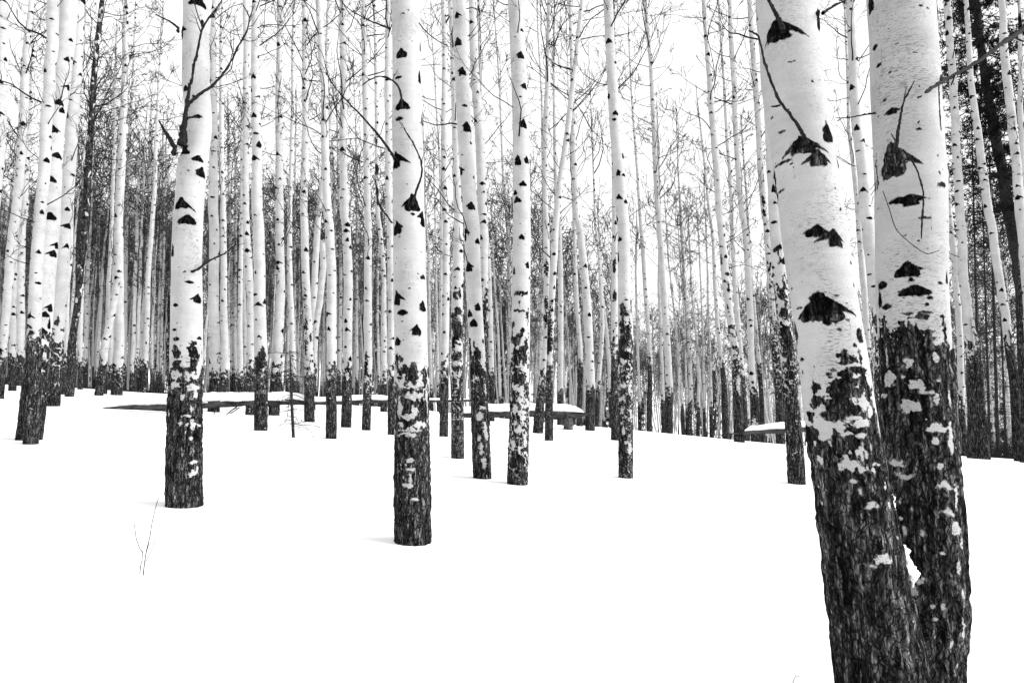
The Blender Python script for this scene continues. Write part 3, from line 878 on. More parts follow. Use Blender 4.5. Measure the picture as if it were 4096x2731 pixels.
aspen('aspen with cracked black-streaked bark behind the fallen log',
  '1:348,0,38 1:344,300,41 1:347,600,46 1:346,900,46 1:345,1200,50 1:342,1500,50 1:347,1568,52 1:357,1968,54 1:370,2368,58 1:375,2938,72', 2600, 120, 18, blobs=[(1784+342,2080,10,110),(1784+352,2270,10,70),(1784+350,2420,14,70),(1784+385,2350,8,40)])
aspen('slightly bowed aspen in front of the fallen log with patchy black foot',
  '1:432,0,45 1:441,200,47 1:453,400,48 1:476,600,50 1:478,900,53 1:486,1200,54 1:500,1500,58 1:515,1568,62 1:522,1868,65 1:523,2168,66 1:525,2468,68 1:523,3055,76', 2590, 140, 14, Lmul=.9)
aspen('thin aspen weaving behind the slightly bowed one',
  '1:512,0,22 1:500,100,28 1:492,400,26 1:508,700,20 1:525,950,18 1:542,1300,20 1:550,1700,22 1:560,2760,34', 2600, 80, 18)
aspen('broken-topped white aspen slanting behind the bowed one',
  '1:464,1690,38 1:467,1868,44 1:445,2068,46 1:420,2268,42 1:408,2468,38 1:392,2860,44', 2600, 100, 0, snag=True, depth=22)
aspen('grey leaning aspen crossing behind the bowed one',
  '1:520,900,30 1:486,1150,34 1:455,1350,38 1:430,1568,42 1:410,1900,44 1:395,2200,46 1:380,2800,50', 2560, 90, 8, depth=25)
aspen('thin straight aspen between the bowed aspen and a wavy-stemmed one',
  '1:560,700,12 1:575,1200,18 1:586,1568,21 1:588,1968,23 1:587,2300,27 1:575,2780,32', 2600, 80, 18)
aspen('well-lit aspen in front of the log with a square black foot',
  '1:607,0,45 1:607,200,49 1:612,600,47 1:609,900,49 1:610,1200,54 1:617,1500,60 1:632,1568,60 1:643,1968,63 1:640,2268,64 1:638,2468,64 1:628,2976,72', 2600, 130, 16)
aspen('pencil-thin straight aspen between two aspens standing before the log',
  '1:680,500,9 1:698,1000,14 1:703,1568,17 1:703,1968,18 1:701,2300,21 1:705,2790,30', 2630, 80, 20)
aspen('aspen with a narrow black spire climbing one side of its foot',
  '1:750,0,30 1:752,300,36 1:760,600,42 1:763,900,43 1:768,1200,46 1:774,1500,48 1:778,1568,50 1:778,1968,53 1:776,2368,55 1:768,2996,62', 2640, 110, 18, blobs=[(1784+758,2560,16,70),(1784+760,2480,10,30)])
aspen('thin blotched aspen beside the thickest midway aspen, black scar at mid height',
  '1:823,0,22 1:836,300,25 1:842,600,28 1:843,1000,27 1:850,1500,30 1:862,1568,30 1:876,1700,28 1:890,1850,30 1:895,2000,32 1:893,2200,36 1:891,2468,42 1:890,2868,48', 2640, 110, 18, blobs=[(1784+843,1190,18,44),(1784+841,1000,8,60),(1784+846,1350,14,26),(1784+850,1420,12,20)])
aspen('hair-thin aspen close to the thin blotched one',
  '1:840,1000,9 1:850,1868,15 1:848,2200,17 1:858,2700,22', 2640, 80, 12)
aspen('aspen partly covered by the thickest midway aspen',
  '1:921,0,38 1:917,300,42 1:913,600,47 1:917,900,46 1:920,1200,50 1:925,1500,52 1:930,1568,53 1:940,2068,52 1:940,2468,50 1:945,3028,54', 2620, 120, 14)
aspen('thin pale aspen emerging just past the thickest midway aspen',
  '1:1165,900,13 1:1185,1500,15 1:1205,1768,18 1:1212,2268,21 1:1225,2790,26', 2700, 70, 18)
aspen('hair-thin pale aspen behind the log past the thickest aspen',
  '1:1235,1000,9 1:1250,1568,13 1:1262,2268,18 1:1270,2790,23', 2710, 70, 16)
aspen('straight aspen with a ragged black foot past the thickest midway one',
  '1:1305,0,33 1:1315,300,37 1:1315,600,41 1:1313,900,46 1:1315,1200,48 1:1320,1500,46 1:1326,1568,49 1:1325,1968,50 1:1322,2268,51 1:1317,2468,54 1:1308,3040,62', 2560, 170, 18)
aspen('spindly stem wandering behind the ragged-footed straight aspen',
  '1:1222,200,10 1:1245,500,13 1:1260,800,15 1:1282,1100,17 1:1296,1568,22 1:1290,2300,28 1:1290,2880,32', 2660, 90, 18)
aspen('damaged aspen with curled bark and black wounds at head height',
  '1:1355,0,40 1:1374,300,43 1:1380,600,45 1:1388,900,50 1:1395,1200,56 1:1408,1500,64 1:1405,1568,68 1:1405,1868,76 1:1398,2168,80 1:1398,2468,82 1:1402,2768,85 1:1406,3192,92', 2560, 330, 12, veins=.16, vdec=3, fleck=.2,
  blobs=off(1, [(1385,2060,20,26),(1420,2050,12,40),(1408,2170,30,34),(1375,2240,24,60),(1410,2300,40,70),(1390,2480,46,24),(1400,2420,30,30),(1385,2570,26,18),(1440,2330,8,80),(1370,2390,16,60)]), whites=off(1, [(1405,2430,30,26),(1395,2530,34,14)]))
aspen('stout white aspen with a torn bark patch above its black foot',
  '1:1413,0,93 1:1427,300,98 1:1440,600,99 1:1455,900,101 1:1475,1200,105 1:1497,1500,106 1:1508,1568,108 1:1513,1868,108 1:1527,2168,108 1:1538,2368,108 1:1550,2568,116 1:1560,2868,121 1:1578,3328,129', 2510, 250, 8, rk=0, veins=.12,
  knots=off(1, [(1408,320,24,30,10,30),(1440,530,22,30,40,0),(1425,563,12,6,0,0,0,1),(1458,773,22,10,0,0,0,1),(1475,915,26,36,40,30),(1430,1215,16,30,20,40),(1505,1465,22,26,45,20),(1405,1400,10,30),(1460,1650,14,46,10,50),(1548,1700,18,18,20,0),(1485,1880,22,32,10,40),(1550,2150,18,26,30,10),(1490,2195,20,24,20,20),(1520,2260,22,24,40,25),(1400,130,12,24,20,40),(1520,1260,8,10),(1500,1022,8,9),(1440,1110,10,5,0,0,0,1)]),
  blobs=off(1, [(1545,2490,40,28),(1520,2560,34,40),(1560,2590,30,50),(1500,2600,20,50)]), whites=off(1, [(1585,2540,14,40),(1560,2900,24,30),(1580,2840,24,14),(1600,3000,14,60),(1570,3120,16,40),(1590,3220,16,40),(1555,3050,12,20),(1600,2720,10,50)]))
aspen('aspen with peeling edge tucked behind the stout torn-bark one',
  '1:1508,0,46 1:1515,300,56 1:1530,600,62 1:1557,900,66 1:1570,1200,68 1:1578,1500,65 1:1586,1568,60 1:1590,1868,56 1:1596,2068,46 1:1598,2468,44 1:1600,2960,64', 2160, 300, 10, blobs=off(1, [(1592,2150,14,90)]))
aspen('slim white aspen with a neat black foot behind the stout torn-bark one',
  '1:1590,1300,18 1:1612,1700,27 1:1620,1800,31 1:1631,2168,37 1:1639,2468,41 1:1641,2933,44', 2590, 60, 12)
aspen('dark thin stem beside the stout torn-bark aspen top',
  '1:1552,0,20 1:1558,300,20 1:1566,700,20 1:1590,1568,24 1:1600,2900,34', 2580, 80, 26, blotch=0.1)
aspen('wispy aspen swaying between two stout aspens under open sky',
  '1:1655,0,12 1:1678,300,14 1:1698,600,16 1:1710,900,18 1:1722,1200,21 1:1740,1400,25 1:1755,1568,29 1:1767,1850,31 1:1775,2300,34 1:1785,2880,42', 2600, 90, 20)
aspen('hair-thin aspen in the dark spruce gap, near the fallen log end',
  '1:1640,1500,8 1:1662,1968,13 1:1688,2300,17 1:1703,2810,23', 2760, 50, 14)
aspen('aspen stripped to grey wood over a black-and-white mosaic foot',
  '2:24,0,104 2:40,300,109 2:52,600,109 2:60,900,112 2:66,1200,122 2:69,1500,122 2:70,1568,126 2:66,1868,127 2:62,2168,130 2:55,2468,137 2:53,2868,138 2:37,3374,148', 2560, 520, 8, rk=0, veins=.17, vdec=3, fleck=.2,
  knots=off(2, [(70,222,14,11,16,6),(62,395,22,26,40,26),(20,273,5,5),(90,605,20,22,40,10),(58,688,12,5,0,0,0,1),(80,870,24,30,40,5),(40,1110,22,34,30,10),(105,1105,18,24,30,12),(125,1168,8,16),(80,1278,22,18,40,8),(22,1335,16,20),(35,1390,24,22,10,18),(68,1653,16,18,26,8),(112,1845,14,22,30,0),(122,1930,8,14),(15,1880,10,30)]),
  blobs=off(2, [(70,2048,56,16),(30,2165,26,12),(60,2170,40,10),(55,2340,22,24),(20,2480,26,60),(100,2400,16,50),(90,2480,18,60),(25,2640,50,40),(70,2620,36,26),(110,2200,10,60)]), whites=off(2, [(65,2710,22,24),(30,2700,20,20),(60,2790,30,16),(20,2850,18,40),(80,2900,14,60),(40,3000,22,26),(90,3060,12,60),(10,3100,16,40),(50,3130,16,24)]), Lmul=.8)
aspen('aspen with black torn wounds over the snow-capped log, foot tilted outward',
  '2:260,0,31 2:254,300,32 2:248,600,38 2:233,900,41 2:231,1200,41 2:233,1500,39 2:238,1568,43 2:240,1868,46 2:243,2100,48 2:236,2350,44 2:222,2550,42 2:205,2700,54 2:180,3016,75', 2640, 150, 18, blobs=off(2, [(238,1880,14,60),(240,2230,18,50),(235,2120,12,60)]))
aspen('steeply slanting aspen crossing its neighbours above the snow-capped log',
  '2:492,0,30 2:467,200,36 2:450,400,38 2:422,600,38 2:390,900,42 2:360,1100,42 2:330,1300,45 2:312,1500,46 2:302,1568,48 2:295,1768,49 2:283,1968,46 2:270,2200,44 2:262,2568,46 2:258,2800,54 2:257,3068,60', 2500, 260, 26, blobs=off(2, [(258,2290,24,70),(256,2400,26,70),(262,2180,10,80)]), whites=off(2,[(270,2500,14,50)]))
aspen('thin twin of the slanting aspen, its stem plumb',
  '2:175,0,12 2:182,250,14 2:195,450,15 2:208,700,16 2:212,1000,18 2:220,1600,22 2:205,2200,26 2:190,2900,34', 2700, 80, 14)
aspen('bright white aspen with short black foot behind the snow-capped log',
  '2:297,0,11 2:290,400,18 2:294,800,21 2:300,1100,26 2:306,1400,27 2:331,1568,29 2:337,1868,37 2:339,2168,38 2:339,2468,38 2:334,2960,44', 2730, 40, 22)
aspen('white aspen leaning over the snow-capped end of the log',
  '2:402,0,24 2:414,300,28 2:420,500,28 2:425,700,30 2:428,900,34 2:440,1200,42 2:452,1500,49 2:475,1568,50 2:497,1768,54 2:513,1968,56 2:528,2168,58 2:540,2468,59 2:548,2668,62 2:542,2998,68', 2695, 50, 18)
aspen('thin aspen with a long black sleeve behind the snow-capped log end',
  '2:405,1000,14 2:425,1400,20 2:432,1568,23 2:440,1868,28 2:456,2168,31 2:476,2400,33 2:478,2560,36 2:470,2968,44', 2530, 60, 18)
aspen('kinked thin aspen behind the one leaning over the log end',
  '2:560,1000,12 2:580,1568,17 2:605,1768,22 2:622,2068,27 2:632,2268,29 2:622,2468,29 2:602,2668,31 2:590,2973,36', 2690, 70, 16)
aspen('thin aspen leaning toward the black scarred aspen',
  '2:600,1500,12 2:622,1900,18 2:640,2150,23 2:657,2300,26 2:676,2500,30 2:697,2960,36', 2720, 60, 14)
aspen('scarred aspen, white above and charred black below with curled bark',
  '2:667,0,66 2:680,300,66 2:697,600,72 2:714,900,75 2:745,1200,82 2:763,1500,88 2:772,1568,84 2:775,1868,88 2:780,2118,94 2:793,2368,106 2:793,2568,104 2:795,2868,104 2:792,3328,101', 2500, 330, 10, rk=0, veins=.16, vdec=3, fleck=.2,
  knots=off(2, [(670,308,22,18,16,22),(720,455,16,12,10,4),(668,685,16,22,10,24),(720,812,18,16,24,16),(710,858,18,10,0,0,0,1),(770,1105,12,20,16,6),(735,1225,12,22,10,24),(775,1240,16,10,16,10),(740,1390,16,16,20,6),(790,1422,16,14,12,4),(760,1405,10,6,0,0,0,1),(725,1530,16,26),(745,1680,16,16,10,0),(735,1800,10,36),(790,2100,12,6)]),
  blobs=off(2, [(765,2160,24,40),(775,2200,34,20),(765,2280,26,50),(780,2380,40,60),(815,2320,16,140),(825,2140,10,60),(770,2450,34,50),(740,2520,30,30),(800,2480,30,40)]), whites=off(2, [(800,2240,12,30),(740,2300,12,50),(810,2440,24,12),(825,2720,10,46),(780,2690,26,12),(760,2780,20,14),(770,2860,14,26),(820,3120,16,40),(780,3000,12,30),(800,3080,16,12),(830,2900,8,40)]))
aspen('narrow torn aspen hugging the charred scarred trunk',
  '2:705,900,26 2:715,1300,36 2:722,1568,42 2:720,2068,46 2:718,2468,49 2:716,3118,56', 2420, 260, 8, depth=15.5, blobs=off(2, [(720,1850,14,60),(722,2060,16,40)]))
aspen('thin pale stem behind the charred scarred trunk at its top',
  '2:712,0,16 2:714,300,16 2:730,900,18 2:760,1568,22 2:800,2960,36', 2720, 60, 12)
aspen('slender aspen with knotted black lower stem beyond the charred one',
  '2:812,200,11 2:820,400,13 2:835,700,15 2:850,900,17 2:872,1200,19 2:895,1568,23 2:905,1650,26 2:918,1868,29 2:930,2068,29 2:947,2268,29 2:960,2450,28 2:958,2968,38', 2510, 60, 22)
aspen('leaning aspen with whorled rising twigs against the open sky',
  '2:925,0,29 2:943,200,29 2:964,400,27 2:976,600,29 2:990,900,33 2:1002,1200,35 2:1020,1500,38 2:1028,1568,38 2:1048,1868,41 2:1067,2168,45 2:1088,2468,47 2:1096,2668,50 2:1090,2993,60', 2720, 60, 40, Lmul=1.1, n2=3)
aspen('wavy thin aspen between the charred trunk and the whorled aspen',
  '2:870,1568,12 2:862,1900,14 2:872,2250,17 2:886,2700,20 2:890,2950,26', 2820, 60, 16)
aspen('thin shadowing stem just behind the whorled aspen',
  '2:1013,800,14 2:1020,1100,16 2:1028,1568,20 2:1022,2000,21 2:1040,2400,23 2:1057,2940,30', 2780, 60, 14)
aspen('single gently curved thin aspen in the bright gap beyond the whorled one',
  '2:1145,800,10 2:1160,1200,13 2:1180,1568,18 2:1190,1768,21 2:1205,2000,24 2:1225,2268,28 2:1240,2468,29 2:1245,2700,28 2:1237,2965,32', 2800, 60, 26)
for lab, p, dk in (
  ('hair-thin aspen of the bright gap, next to the whorled aspen', '2:1065,1400,8 2:1090,1800,11 2:1125,2100,14 2:1155,2400,18 2:1182,2700,21 2:1193,2955,28', 2830),
  ('hair-thin aspen behind the gently curved one in the bright gap', '2:1228,1500,9 2:1250,2000,14 2:1288,2400,19 2:1302,2650,22 2:1296,2955,27', 2830),
  ('spindly aspen in the middle of the bright gap', '2:1290,1500,9 2:1310,1900,12 2:1330,2300,15 2:1342,2960,22', 2840),
  ('spindly aspen at the far side of the bright gap', '2:1340,1300,8 2:1362,1800,14 2:1378,2400,18 2:1388,2965,26', 2830),
  ('short leaning thin aspen by the far side of the bright gap', '2:1470,2500,8 2:1440,2700,12 2:1412,2965,18', 2850),
  ('thinnest stem in the bright gap beside the curved thin aspen', '2:1150,1500,7 2:1200,2200,11 2:1215,2700,15 2:1220,2958,20', 2850)):
  aspen(lab, p, dk, 50, 16, pale=True)
aspen('black-wounded leaning aspen whose white splinter shows near its foot',
  '2:1337,0,30 2:1352,300,29 2:1372,500,38 2:1385,700,44 2:1402,900,45 2:1424,1200,48 2:1445,1500,48 2:1456,1568,48 2:1483,1868,55 2:1505,2068,54 2:1530,2268,52 2:1550,2400,56 2:1560,2500,58 2:1585,3080,74', 2370, 260, 24, veins=.3, blobs=off(2, [(1460,1810,10,40),(1505,1912,24,14),(1510,2000,8,40),(1505,2140,8,24),(1520,2280,20,14)]), whites=off(2,[(1580,2680,10,70)]))
aspen('slim aspen with a flared black foot close to the black-wounded one',
  '2:1290,700,12 2:1340,1100,18 2:1370,1400,21 2:1405,1668,24 2:1415,1968,26 2:1435,2268,28 2:1460,2500,31 2:1480,2680,38 2:1490,2985,52', 2540, 90, 20)
aspen('slim aspen rising between the black-wounded and split-footed aspens',
  '2:1437,0,14 2:1460,300,16 2:1480,600,20 2:1495,900,24 2:1518,1200,28 2:1535,1500,30 2:1545,1700,32 2:1560,2000,35 2:1582,2300,36 2:1605,2600,38 2:1625,2970,44', 2600, 120, 22)
aspen('white aspen on a split grey stump-like foot',
  '2:1518,0,27 2:1528,300,32 2:1548,600,33 2:1560,900,34 2:1580,1200,38 2:1605,1500,41 2:1622,1568,41 2:1643,1868,45 2:1660,2168,48 2:1670,2468,44 2:1682,2680,48 2:1697,2800,60 2:1700,3033,66', 2700, 90, 22, whites=off(2,[(1690,2960,14,60)]))
aspen('thin aspen behind the split-footed one, black sleeve low down',
  '2:1600,900,14 2:1635,1400,18 2:1652,1650,20 2:1668,1900,22 2:1690,2200,26 2:1720,2500,31 2:1736,2750,33 2:1745,2980,38', 2560, 90, 20)
aspen('dark-footed leaning aspen beside the huge leaning trunk, scorched half way',
  '2:1660,0,33 2:1674,300,35 2:1700,600,40 2:1718,900,40 2:1727,1200,42 2:1752,1500,41 2:1768,1568,40 2:1782,1768,42 2:1804,2068,46 2:1832,2400,52 2:1859,2700,56 2:1872,3093,62', 2000, 520, 20, veins=.36, blobs=off(2,[(1745,1410,12,40),(1752,1500,10,20)]))
aspen('scarred aspen half covered by the huge leaning trunk',
  '3:-50,0,50 3:-30,300,50 3:-5,500,54 3:12,700,58 3:25,900,64 3:46,1200,76 3:70,1500,92 3:82,1568,95 3:102,1868,97 3:122,2118,88 3:145,2368,95 3:165,2668,100 3:185,3000,110 3:200,3368,119', 2120, 520, 8, veins=.32,
  blobs=off(3, [(120,2060,24,26),(135,2180,30,40),(140,2320,44,80),(160,2420,34,70),(105,1720,14,22),(70,1740,16,18)]), whites=off(3, [(120,1880,22,46),(150,2250,16,20),(110,2500,26,30)]))
aspen('dark-legged aspen standing between the two huge trunks',
  '3:580,0,58 3:597,300,58 3:607,600,62 3:620,900,66 3:655,1200,70 3:672,1500,80 3:695,1568,85 3:725,1868,90 3:745,2068,95 3:765,2268,96 3:780,2468,98 3:798,3000,106 3:805,3234,112', 2330, 330, 16, veins=.25, Lmul=.8)
aspen('thin aspen just behind the edge of the huge leaning trunk',
  '3:535,0,12 3:560,500,18 3:570,900,23 3:612,1300,31 3:640,1568,35 3:660,1868,40 3:690,2268,43 3:715,2568,46 3:735,3050,50', 2480, 130, 14)
aspen('tall aspen past the huge upright trunk, black foot split in two',
  '3:1238,0,44 3:1255,300,44 3:1276,600,49 3:1290,900,51 3:1303,1200,54 3:1320,1500,54 3:1334,1568,54 3:1350,1868,60 3:1382,2168,60 3:1396,2368,62 3:1410,2468,68 3:1430,2768,84 3:1440,3150,96', 2440, 130, 16, depth=16.8, blobs=off(3, [(1238,10,24,30)]))
aspen('black split-off stem leaning on the tall aspen past the huge upright trunk',
  '3:1428,2230,18 3:1450,2400,28 3:1470,2568,36 3:1492,2868,48 3:1510,3165,78', 2380, 200, 0, snag=True, depth=16.6)
aspen('thin pale aspen pressed behind the huge upright trunk edge',
  '3:1190,300,14 3:1195,600,20 3:1206,900,26 3:1225,1100,31 3:1246,1300,36 3:1268,1568,41 3:1298,1868,43 3:1315,2168,40 3:1332,2468,40 3:1350,2768,40 3:1368,3050,46', 2780, 110, 16, depth=18)
aspen('long leaning aspen standing before the dark spruce boughs',
  '3:1375,0,28 3:1392,200,33 3:1406,400,35 3:1424,600,37 3:1464,900,47 3:1500,1200,51 3:1546,1500,53 3:1566,1568,51 3:1598,1868,51 3:1636,2168,53 3:1658,2368,52 3:1700,2668,58 3:1718,2868,57 3:1740,3110,62', 2380, 110, 12, Lmul=.6, depth=16.5)
aspen('outermost leaning aspen passing in front of the big spruce trunk',
  '3:1630,0,40 3:1643,200,46 3:1660,400,51 3:1688,700,53 3:1704,900,55 3:1742,1200,56 3:1766,1500,60 3:1778,1568,62 3:1806,1868,66 3:1840,2300,70 3:1890,3130,84', 2500, 150, 8, Lmul=.6, depth=13.5)
aspen('dark stem foot cut by the picture edge beside the spruce thicket',
  '3:1802,1500,50 3:1800,2200,62 3:1798,3190,74', 1700, 300, 14, depth=16)
# ------------------------------------------------------------------ dead branch reaching in from a tree that stands outside the picture
TD = Trunk(off(3, [(2190, -400, 230), (2200, 1200, 240), (2220, 3900, 270)]), 4.7)
TD.root = thing('aspen_tree', tuple(TD.base), 'black dead branch reaching in from outside the picture across the spruce boughs', 'tree')
o, info = build_trunk(TD, 'trunk', 1.2, 0.5, 901, total_h=10, parent=TD.root)
polybranch(TD, off(3, [(2040, 40, 70), (1940, 95, 56), (1850, 150, 50), (1784, 195, 40), (1720, 255, 42), (1650, 290, 36), (1600, 330, 30), (1500, 402, 32), (1400, 468, 27), (1280, 532, 28), (1205, 572, 32), (1150, 612, 26), (1092, 650, 22)]), TD.root, (-0.1, -2.5), mat=M_TWIG, seed=5)
polybranch(TD, off(3, [(1724, 262, 16), (1760, 284, 11), (1800, 292, 9), (1900, 300, 6)]), TD.root, (-0.95, -0.9), mat=M_TWIG, seed=6)
polybranch(TD, off(3, [(1300, 525, 14), (1292, 560, 12), (1275, 600, 10)]), TD.root, (-1.95, -1.95), mat=M_TWIG, seed=7)
polybranch(TD, off(3, [(1205, 572, 22), (1203, 545, 16), (1208, 522, 6)]), TD.root, (-2.1, -2.1), mat=M_TWIG, seed=8)
polybranch(TD, off(3, [(1190, 600, 10), (1192, 680, 9), (1196, 760, 8), (1200, 840, 9), (1208, 915, 6)]), TD.root, (-2.1, -2.0), mat=M_TWIG, seed=9)
polybranch(TD, off(3, [(1040, 682, 18), (1075, 668, 10)]), TD.root, (-2.2, -2.2), mat=M_TWIG, seed=10)


# ------------------------------------------------------------------ fallen logs under snow
def tube_path(P, R, n=14, seed=1, jag=0.0, rough=0.12, flat=1.0, thin=1.0):
    g = np.random.default_rng(seed)
    P = np.asarray(P, float); R = np.asarray(R, float)
    L = np.concatenate([[0], np.cumsum(np.linalg.norm(np.diff(P, axis=0), axis=1))])
    s = np.linspace(0, L[-1], max(int(L[-1] / 0.05), 8))
    Q = np.stack([np.interp(s, L, P[:, k]) for k in range(3)], -1); rr = np.interp(s, L, R)
    T = norm(np.gradient(Q, axis=0)); A = norm(np.cross(T, np.array([[0, 0, 1.0]]))); B = np.cross(A, T)
    th = np.linspace(0, 2 * math.pi, n, endpoint=False)
    nz = 1 + rough * fbm(np.cos(th)[None] * 1.5 + s[:, None] * 1.5, np.sin(th)[None] * 1.5 + 0 * s[:, None], s[:, None] * 2.2 + seed, 3)
    rad = rr[:, None] * nz
    V = Q[:, None] + A[:, None] * (rad * np.cos(th) * thin)[..., None] + B[:, None] * (rad * np.sin(th) * flat)[..., None]
    if jag:
        V[-1] += T[-1] * (jag * np.abs(g.normal(0, 1, n)))[:, None]
    m = len(s); i = np.arange(m * n).reshape(m, n)
    q = np.stack([i[:-1], np.roll(i[:-1], -1, 1), np.roll(i[1:], -1, 1), i[1:]], -1).reshape(-1, 4)
    V = V.reshape(-1, 3)
    V = np.vstack([V, Q[:1], Q[-1:]])
    t = np.concatenate([np.stack([np.roll(i[0], -1), i[0], np.full(n, m * n)], -1), np.stack([i[-1], np.roll(i[-1], -1), np.full(n, m * n + 1)], -1)])
    return V, q, t


def fallen_log(pts, depth, label, cap, jag=0.06, seed=1, twigs=()):
    P = np.array([unproj(u, v, depth) for u, v, w in pts]); R = np.array([w for u, v, w in pts]) * depth / FOC / 2
    base = np.array([P[:, 0].mean(), depth, float(ground(P[:, 0].mean(), depth))])
    root = thing('fallen_log', tuple(base), label, 'log')
    V, q, t = tube_path(P - base, R, seed=seed, jag=jag, rough=0.28)
    link('log_bark', mesh_np('log_bark', V, q, t, M_LOG), root)
    # snow lying along the top
    Pc = np.array([unproj(u, v, depth) for u, v, w in cap]); Rc = np.array([w * 0.8 for u, v, w in cap]) * depth / FOC / 2
    V, q, t = tube_path(Pc - base, Rc, n=18, seed=seed + 3, rough=0.5, thin=0.6)
    link('snow_cap', mesh_np('snow_cap', V, q, t, M_SNOW), root)
    k = 0
    for tw in twigs:
        Pt = np.array([unproj(u, v, depth - 0.05) for u, v, w in tw]) - base
        Rt = np.array([w for u, v, w in tw]) * depth / FOC / 2
        tt = np.linspace(0, len(tw) - 1, 9)
        Q = np.stack([np.interp(tt, range(len(tw)), Pt[:, c]) for c in range(3)], -1)
        v, q = tubes(Q[None], np.interp(tt, range(len(tw)), Rt)[None], 5)
        link('branch_stub', mesh_np('branch_stub', v, q, mat=M_BRANCH), root)
    return root


fallen_log([(720, 2842, 8), (900, 2838, 30), (1100, 2838, 46), (1180, 2845, 46), (1300, 2832, 46), (1450, 2824, 44), (1600, 2815, 40), (1784, 2806, 32), (1864, 2805, 30), (2034, 2806, 28), (2200, 2807, 24), (2400, 2807, 24), (2600, 2797, 22), (2700, 2795, 20), (3000, 2794, 16), (3270, 2790, 14)], 16.9,
           'long thin fallen log across the grove, a band of snow along its top',
           [(640, 2835, 10), (760, 2815, 40), (1000, 2795, 66), (1180, 2785, 72), (1450, 2764, 74), (1700, 2762, 72), (1860, 2764, 70), (2000, 2755, 66), (2060, 2760, 62), (2160, 2780, 44), (2270, 2781, 40), (2360, 2779, 40), (2450, 2775, 44), (2560, 2772, 42), (2640, 2768, 44), (2700, 2772, 34), (2790, 2782, 22), (2900, 2782, 20), (3040, 2782, 20), (3270, 2782, 8)],
           twigs=[[(1505, 2840, 10), (1495, 2870, 8), (1490, 2890, 5)], [(1650, 2835, 12), (1610, 2860, 9), (1575, 2892, 5)], [(1668, 2838, 10), (1625, 2868, 7), (1600, 2880, 4)], [(1784 + 80, 2815, 12), (1784 + 95, 2840, 10), (1784 + 90, 2870, 6)], [(1784 + 150, 2820, 9), (1784 + 165, 2850, 8), (1784 + 158, 2890, 5)], [(1690, 2795, 10), (1694, 2785, 8), (1692, 2775, 4)]])
fallen_log([(3190, 2898, 30), (3300, 2893, 36), (3484, 2886, 40), (3700, 2880, 42), (3870, 2893, 50), (3960, 2900, 56), (4020, 2896, 44), (4070, 2890, 16)], 18.0,
           'thick broken log end under a deep rounded cap of snow',
           [(3170, 2880, 12), (3230, 2858, 56), (3400, 2846, 64), (3570, 2840, 66), (3800, 2840, 68), (3920, 2846, 66), (4000, 2855, 56), (4050, 2868, 34), (4068, 2880, 10)], jag=0.12, seed=4,
           twigs=[[(3930, 2895, 22), (3990, 2880, 14), (4050, 2876, 10), (4085, 2880, 5)], [(3935, 2908, 20), (4000, 2912, 10), (4010, 2920, 5)]])
fallen_log([(5090, 3022, 8), (5200, 3014, 22), (5330, 3006, 30), (5480, 3000, 32), (5620, 2992, 30)], 18.5,
           'short snow-capped log lying behind the split-footed aspen',
           [(5190, 3000, 12), (5240, 2982, 40), (5330, 2974, 50), (5450, 2966, 56), (5600, 2958, 56), (5640, 2960, 20)], seed=9)

# broken stump under the log end
TS = Trunk(off(2, [(392, 2905, 60), (392, 2990, 66)]), 18.0)
TS.root = thing('tree_stump', tuple(TS.base), 'splintered stump under the snow-capped log end', 'stump')
o, info = build_trunk(TS, 'snag', 9, 0.2, 77, snag=True, random_knots=0, parent=TS.root, mat=M_WOOD, res=3)
o.name = 'stump_wood'
gS = np.random.default_rng(5)
for k in range(9):
    a = gS.uniform(0, 6.28); rr = TS.dia * gS.uniform(0.3, 0.6)
    p0 = np.array([rr * math.cos(a), rr * math.sin(a), TS.ztop * gS.uniform(.3, .9)])
    p1 = p0 + np.array([math.cos(a) * .06, math.sin(a) * .06, gS.uniform(-.1, .14)])
    v, q = tubes(np.array([[p0, (p0 + p1) / 2, p1]]), np.array([[.03, .02, .006]]), 4)
    link('splinter', mesh_np('splinter', v, q, mat=M_BRANCH if k % 2 else M_WOOD), TS.root)

# ------------------------------------------------------------------ small bare spruce in front of the log
def bare_spruce(pts, label, n, Lr, seed, zr=(0.1, 1.0), droop=-0.25, group=None, depth=None, sub=3, r0=0.006, foliage=False):
    T = Trunk(pts, depth)
    g = np.random.default_rng(seed)
    root = thing('spruce_tree', tuple(T.base), label, 'tree', group)
    z = np.linspace(-0.1, T.ztop, 60)
    x = np.interp(z, T.zs, T.xs); r = np.interp(z, T.zs, T.rs)
    P = np.stack([x, 0 * x, z], -1)
    v, q, t = tube_path(P, r, n=10, seed=seed, rough=0.1)
    link('trunk', mesh_np('trunk', v, q, t, M_SPRUCE), root)
    zz = T.ztop * g.uniform(zr[0], zr[1], n)
    az = g.uniform(-math.pi, math.pi, n)
    P0 = np.stack([np.interp(zz, z, x), 0 * zz, zz], -1)
    D = np.stack([np.cos(az), np.sin(az), g.uniform(-0.35, 0.15, n)], -1)
    L = g.uniform(Lr[0], Lr[1], n)
    v, q = twig_system(P0, D, L, np.full(n, r0) * g.uniform(.6, 1.2, n), g, droop, sub, 1, wig=0.1, rmin=max(0.0015, 0.0002 * T.Y))
    link('crown', mesh_np('crown', v, q, mat=M_TWIG), root)
    T.root = root
    return T, root


bare_spruce([(2020, 2440, 4), (2023, 2500, 8), (2027, 2600, 12), (2031, 2740, 18), (2036, 2868, 22), (2045, 3048, 22)],
            'small bare dead spruce with drooping twigs in front of the log', 60, (0.15, 0.6), 31, (0.12, 1.0), -0.5, r0=0.007)


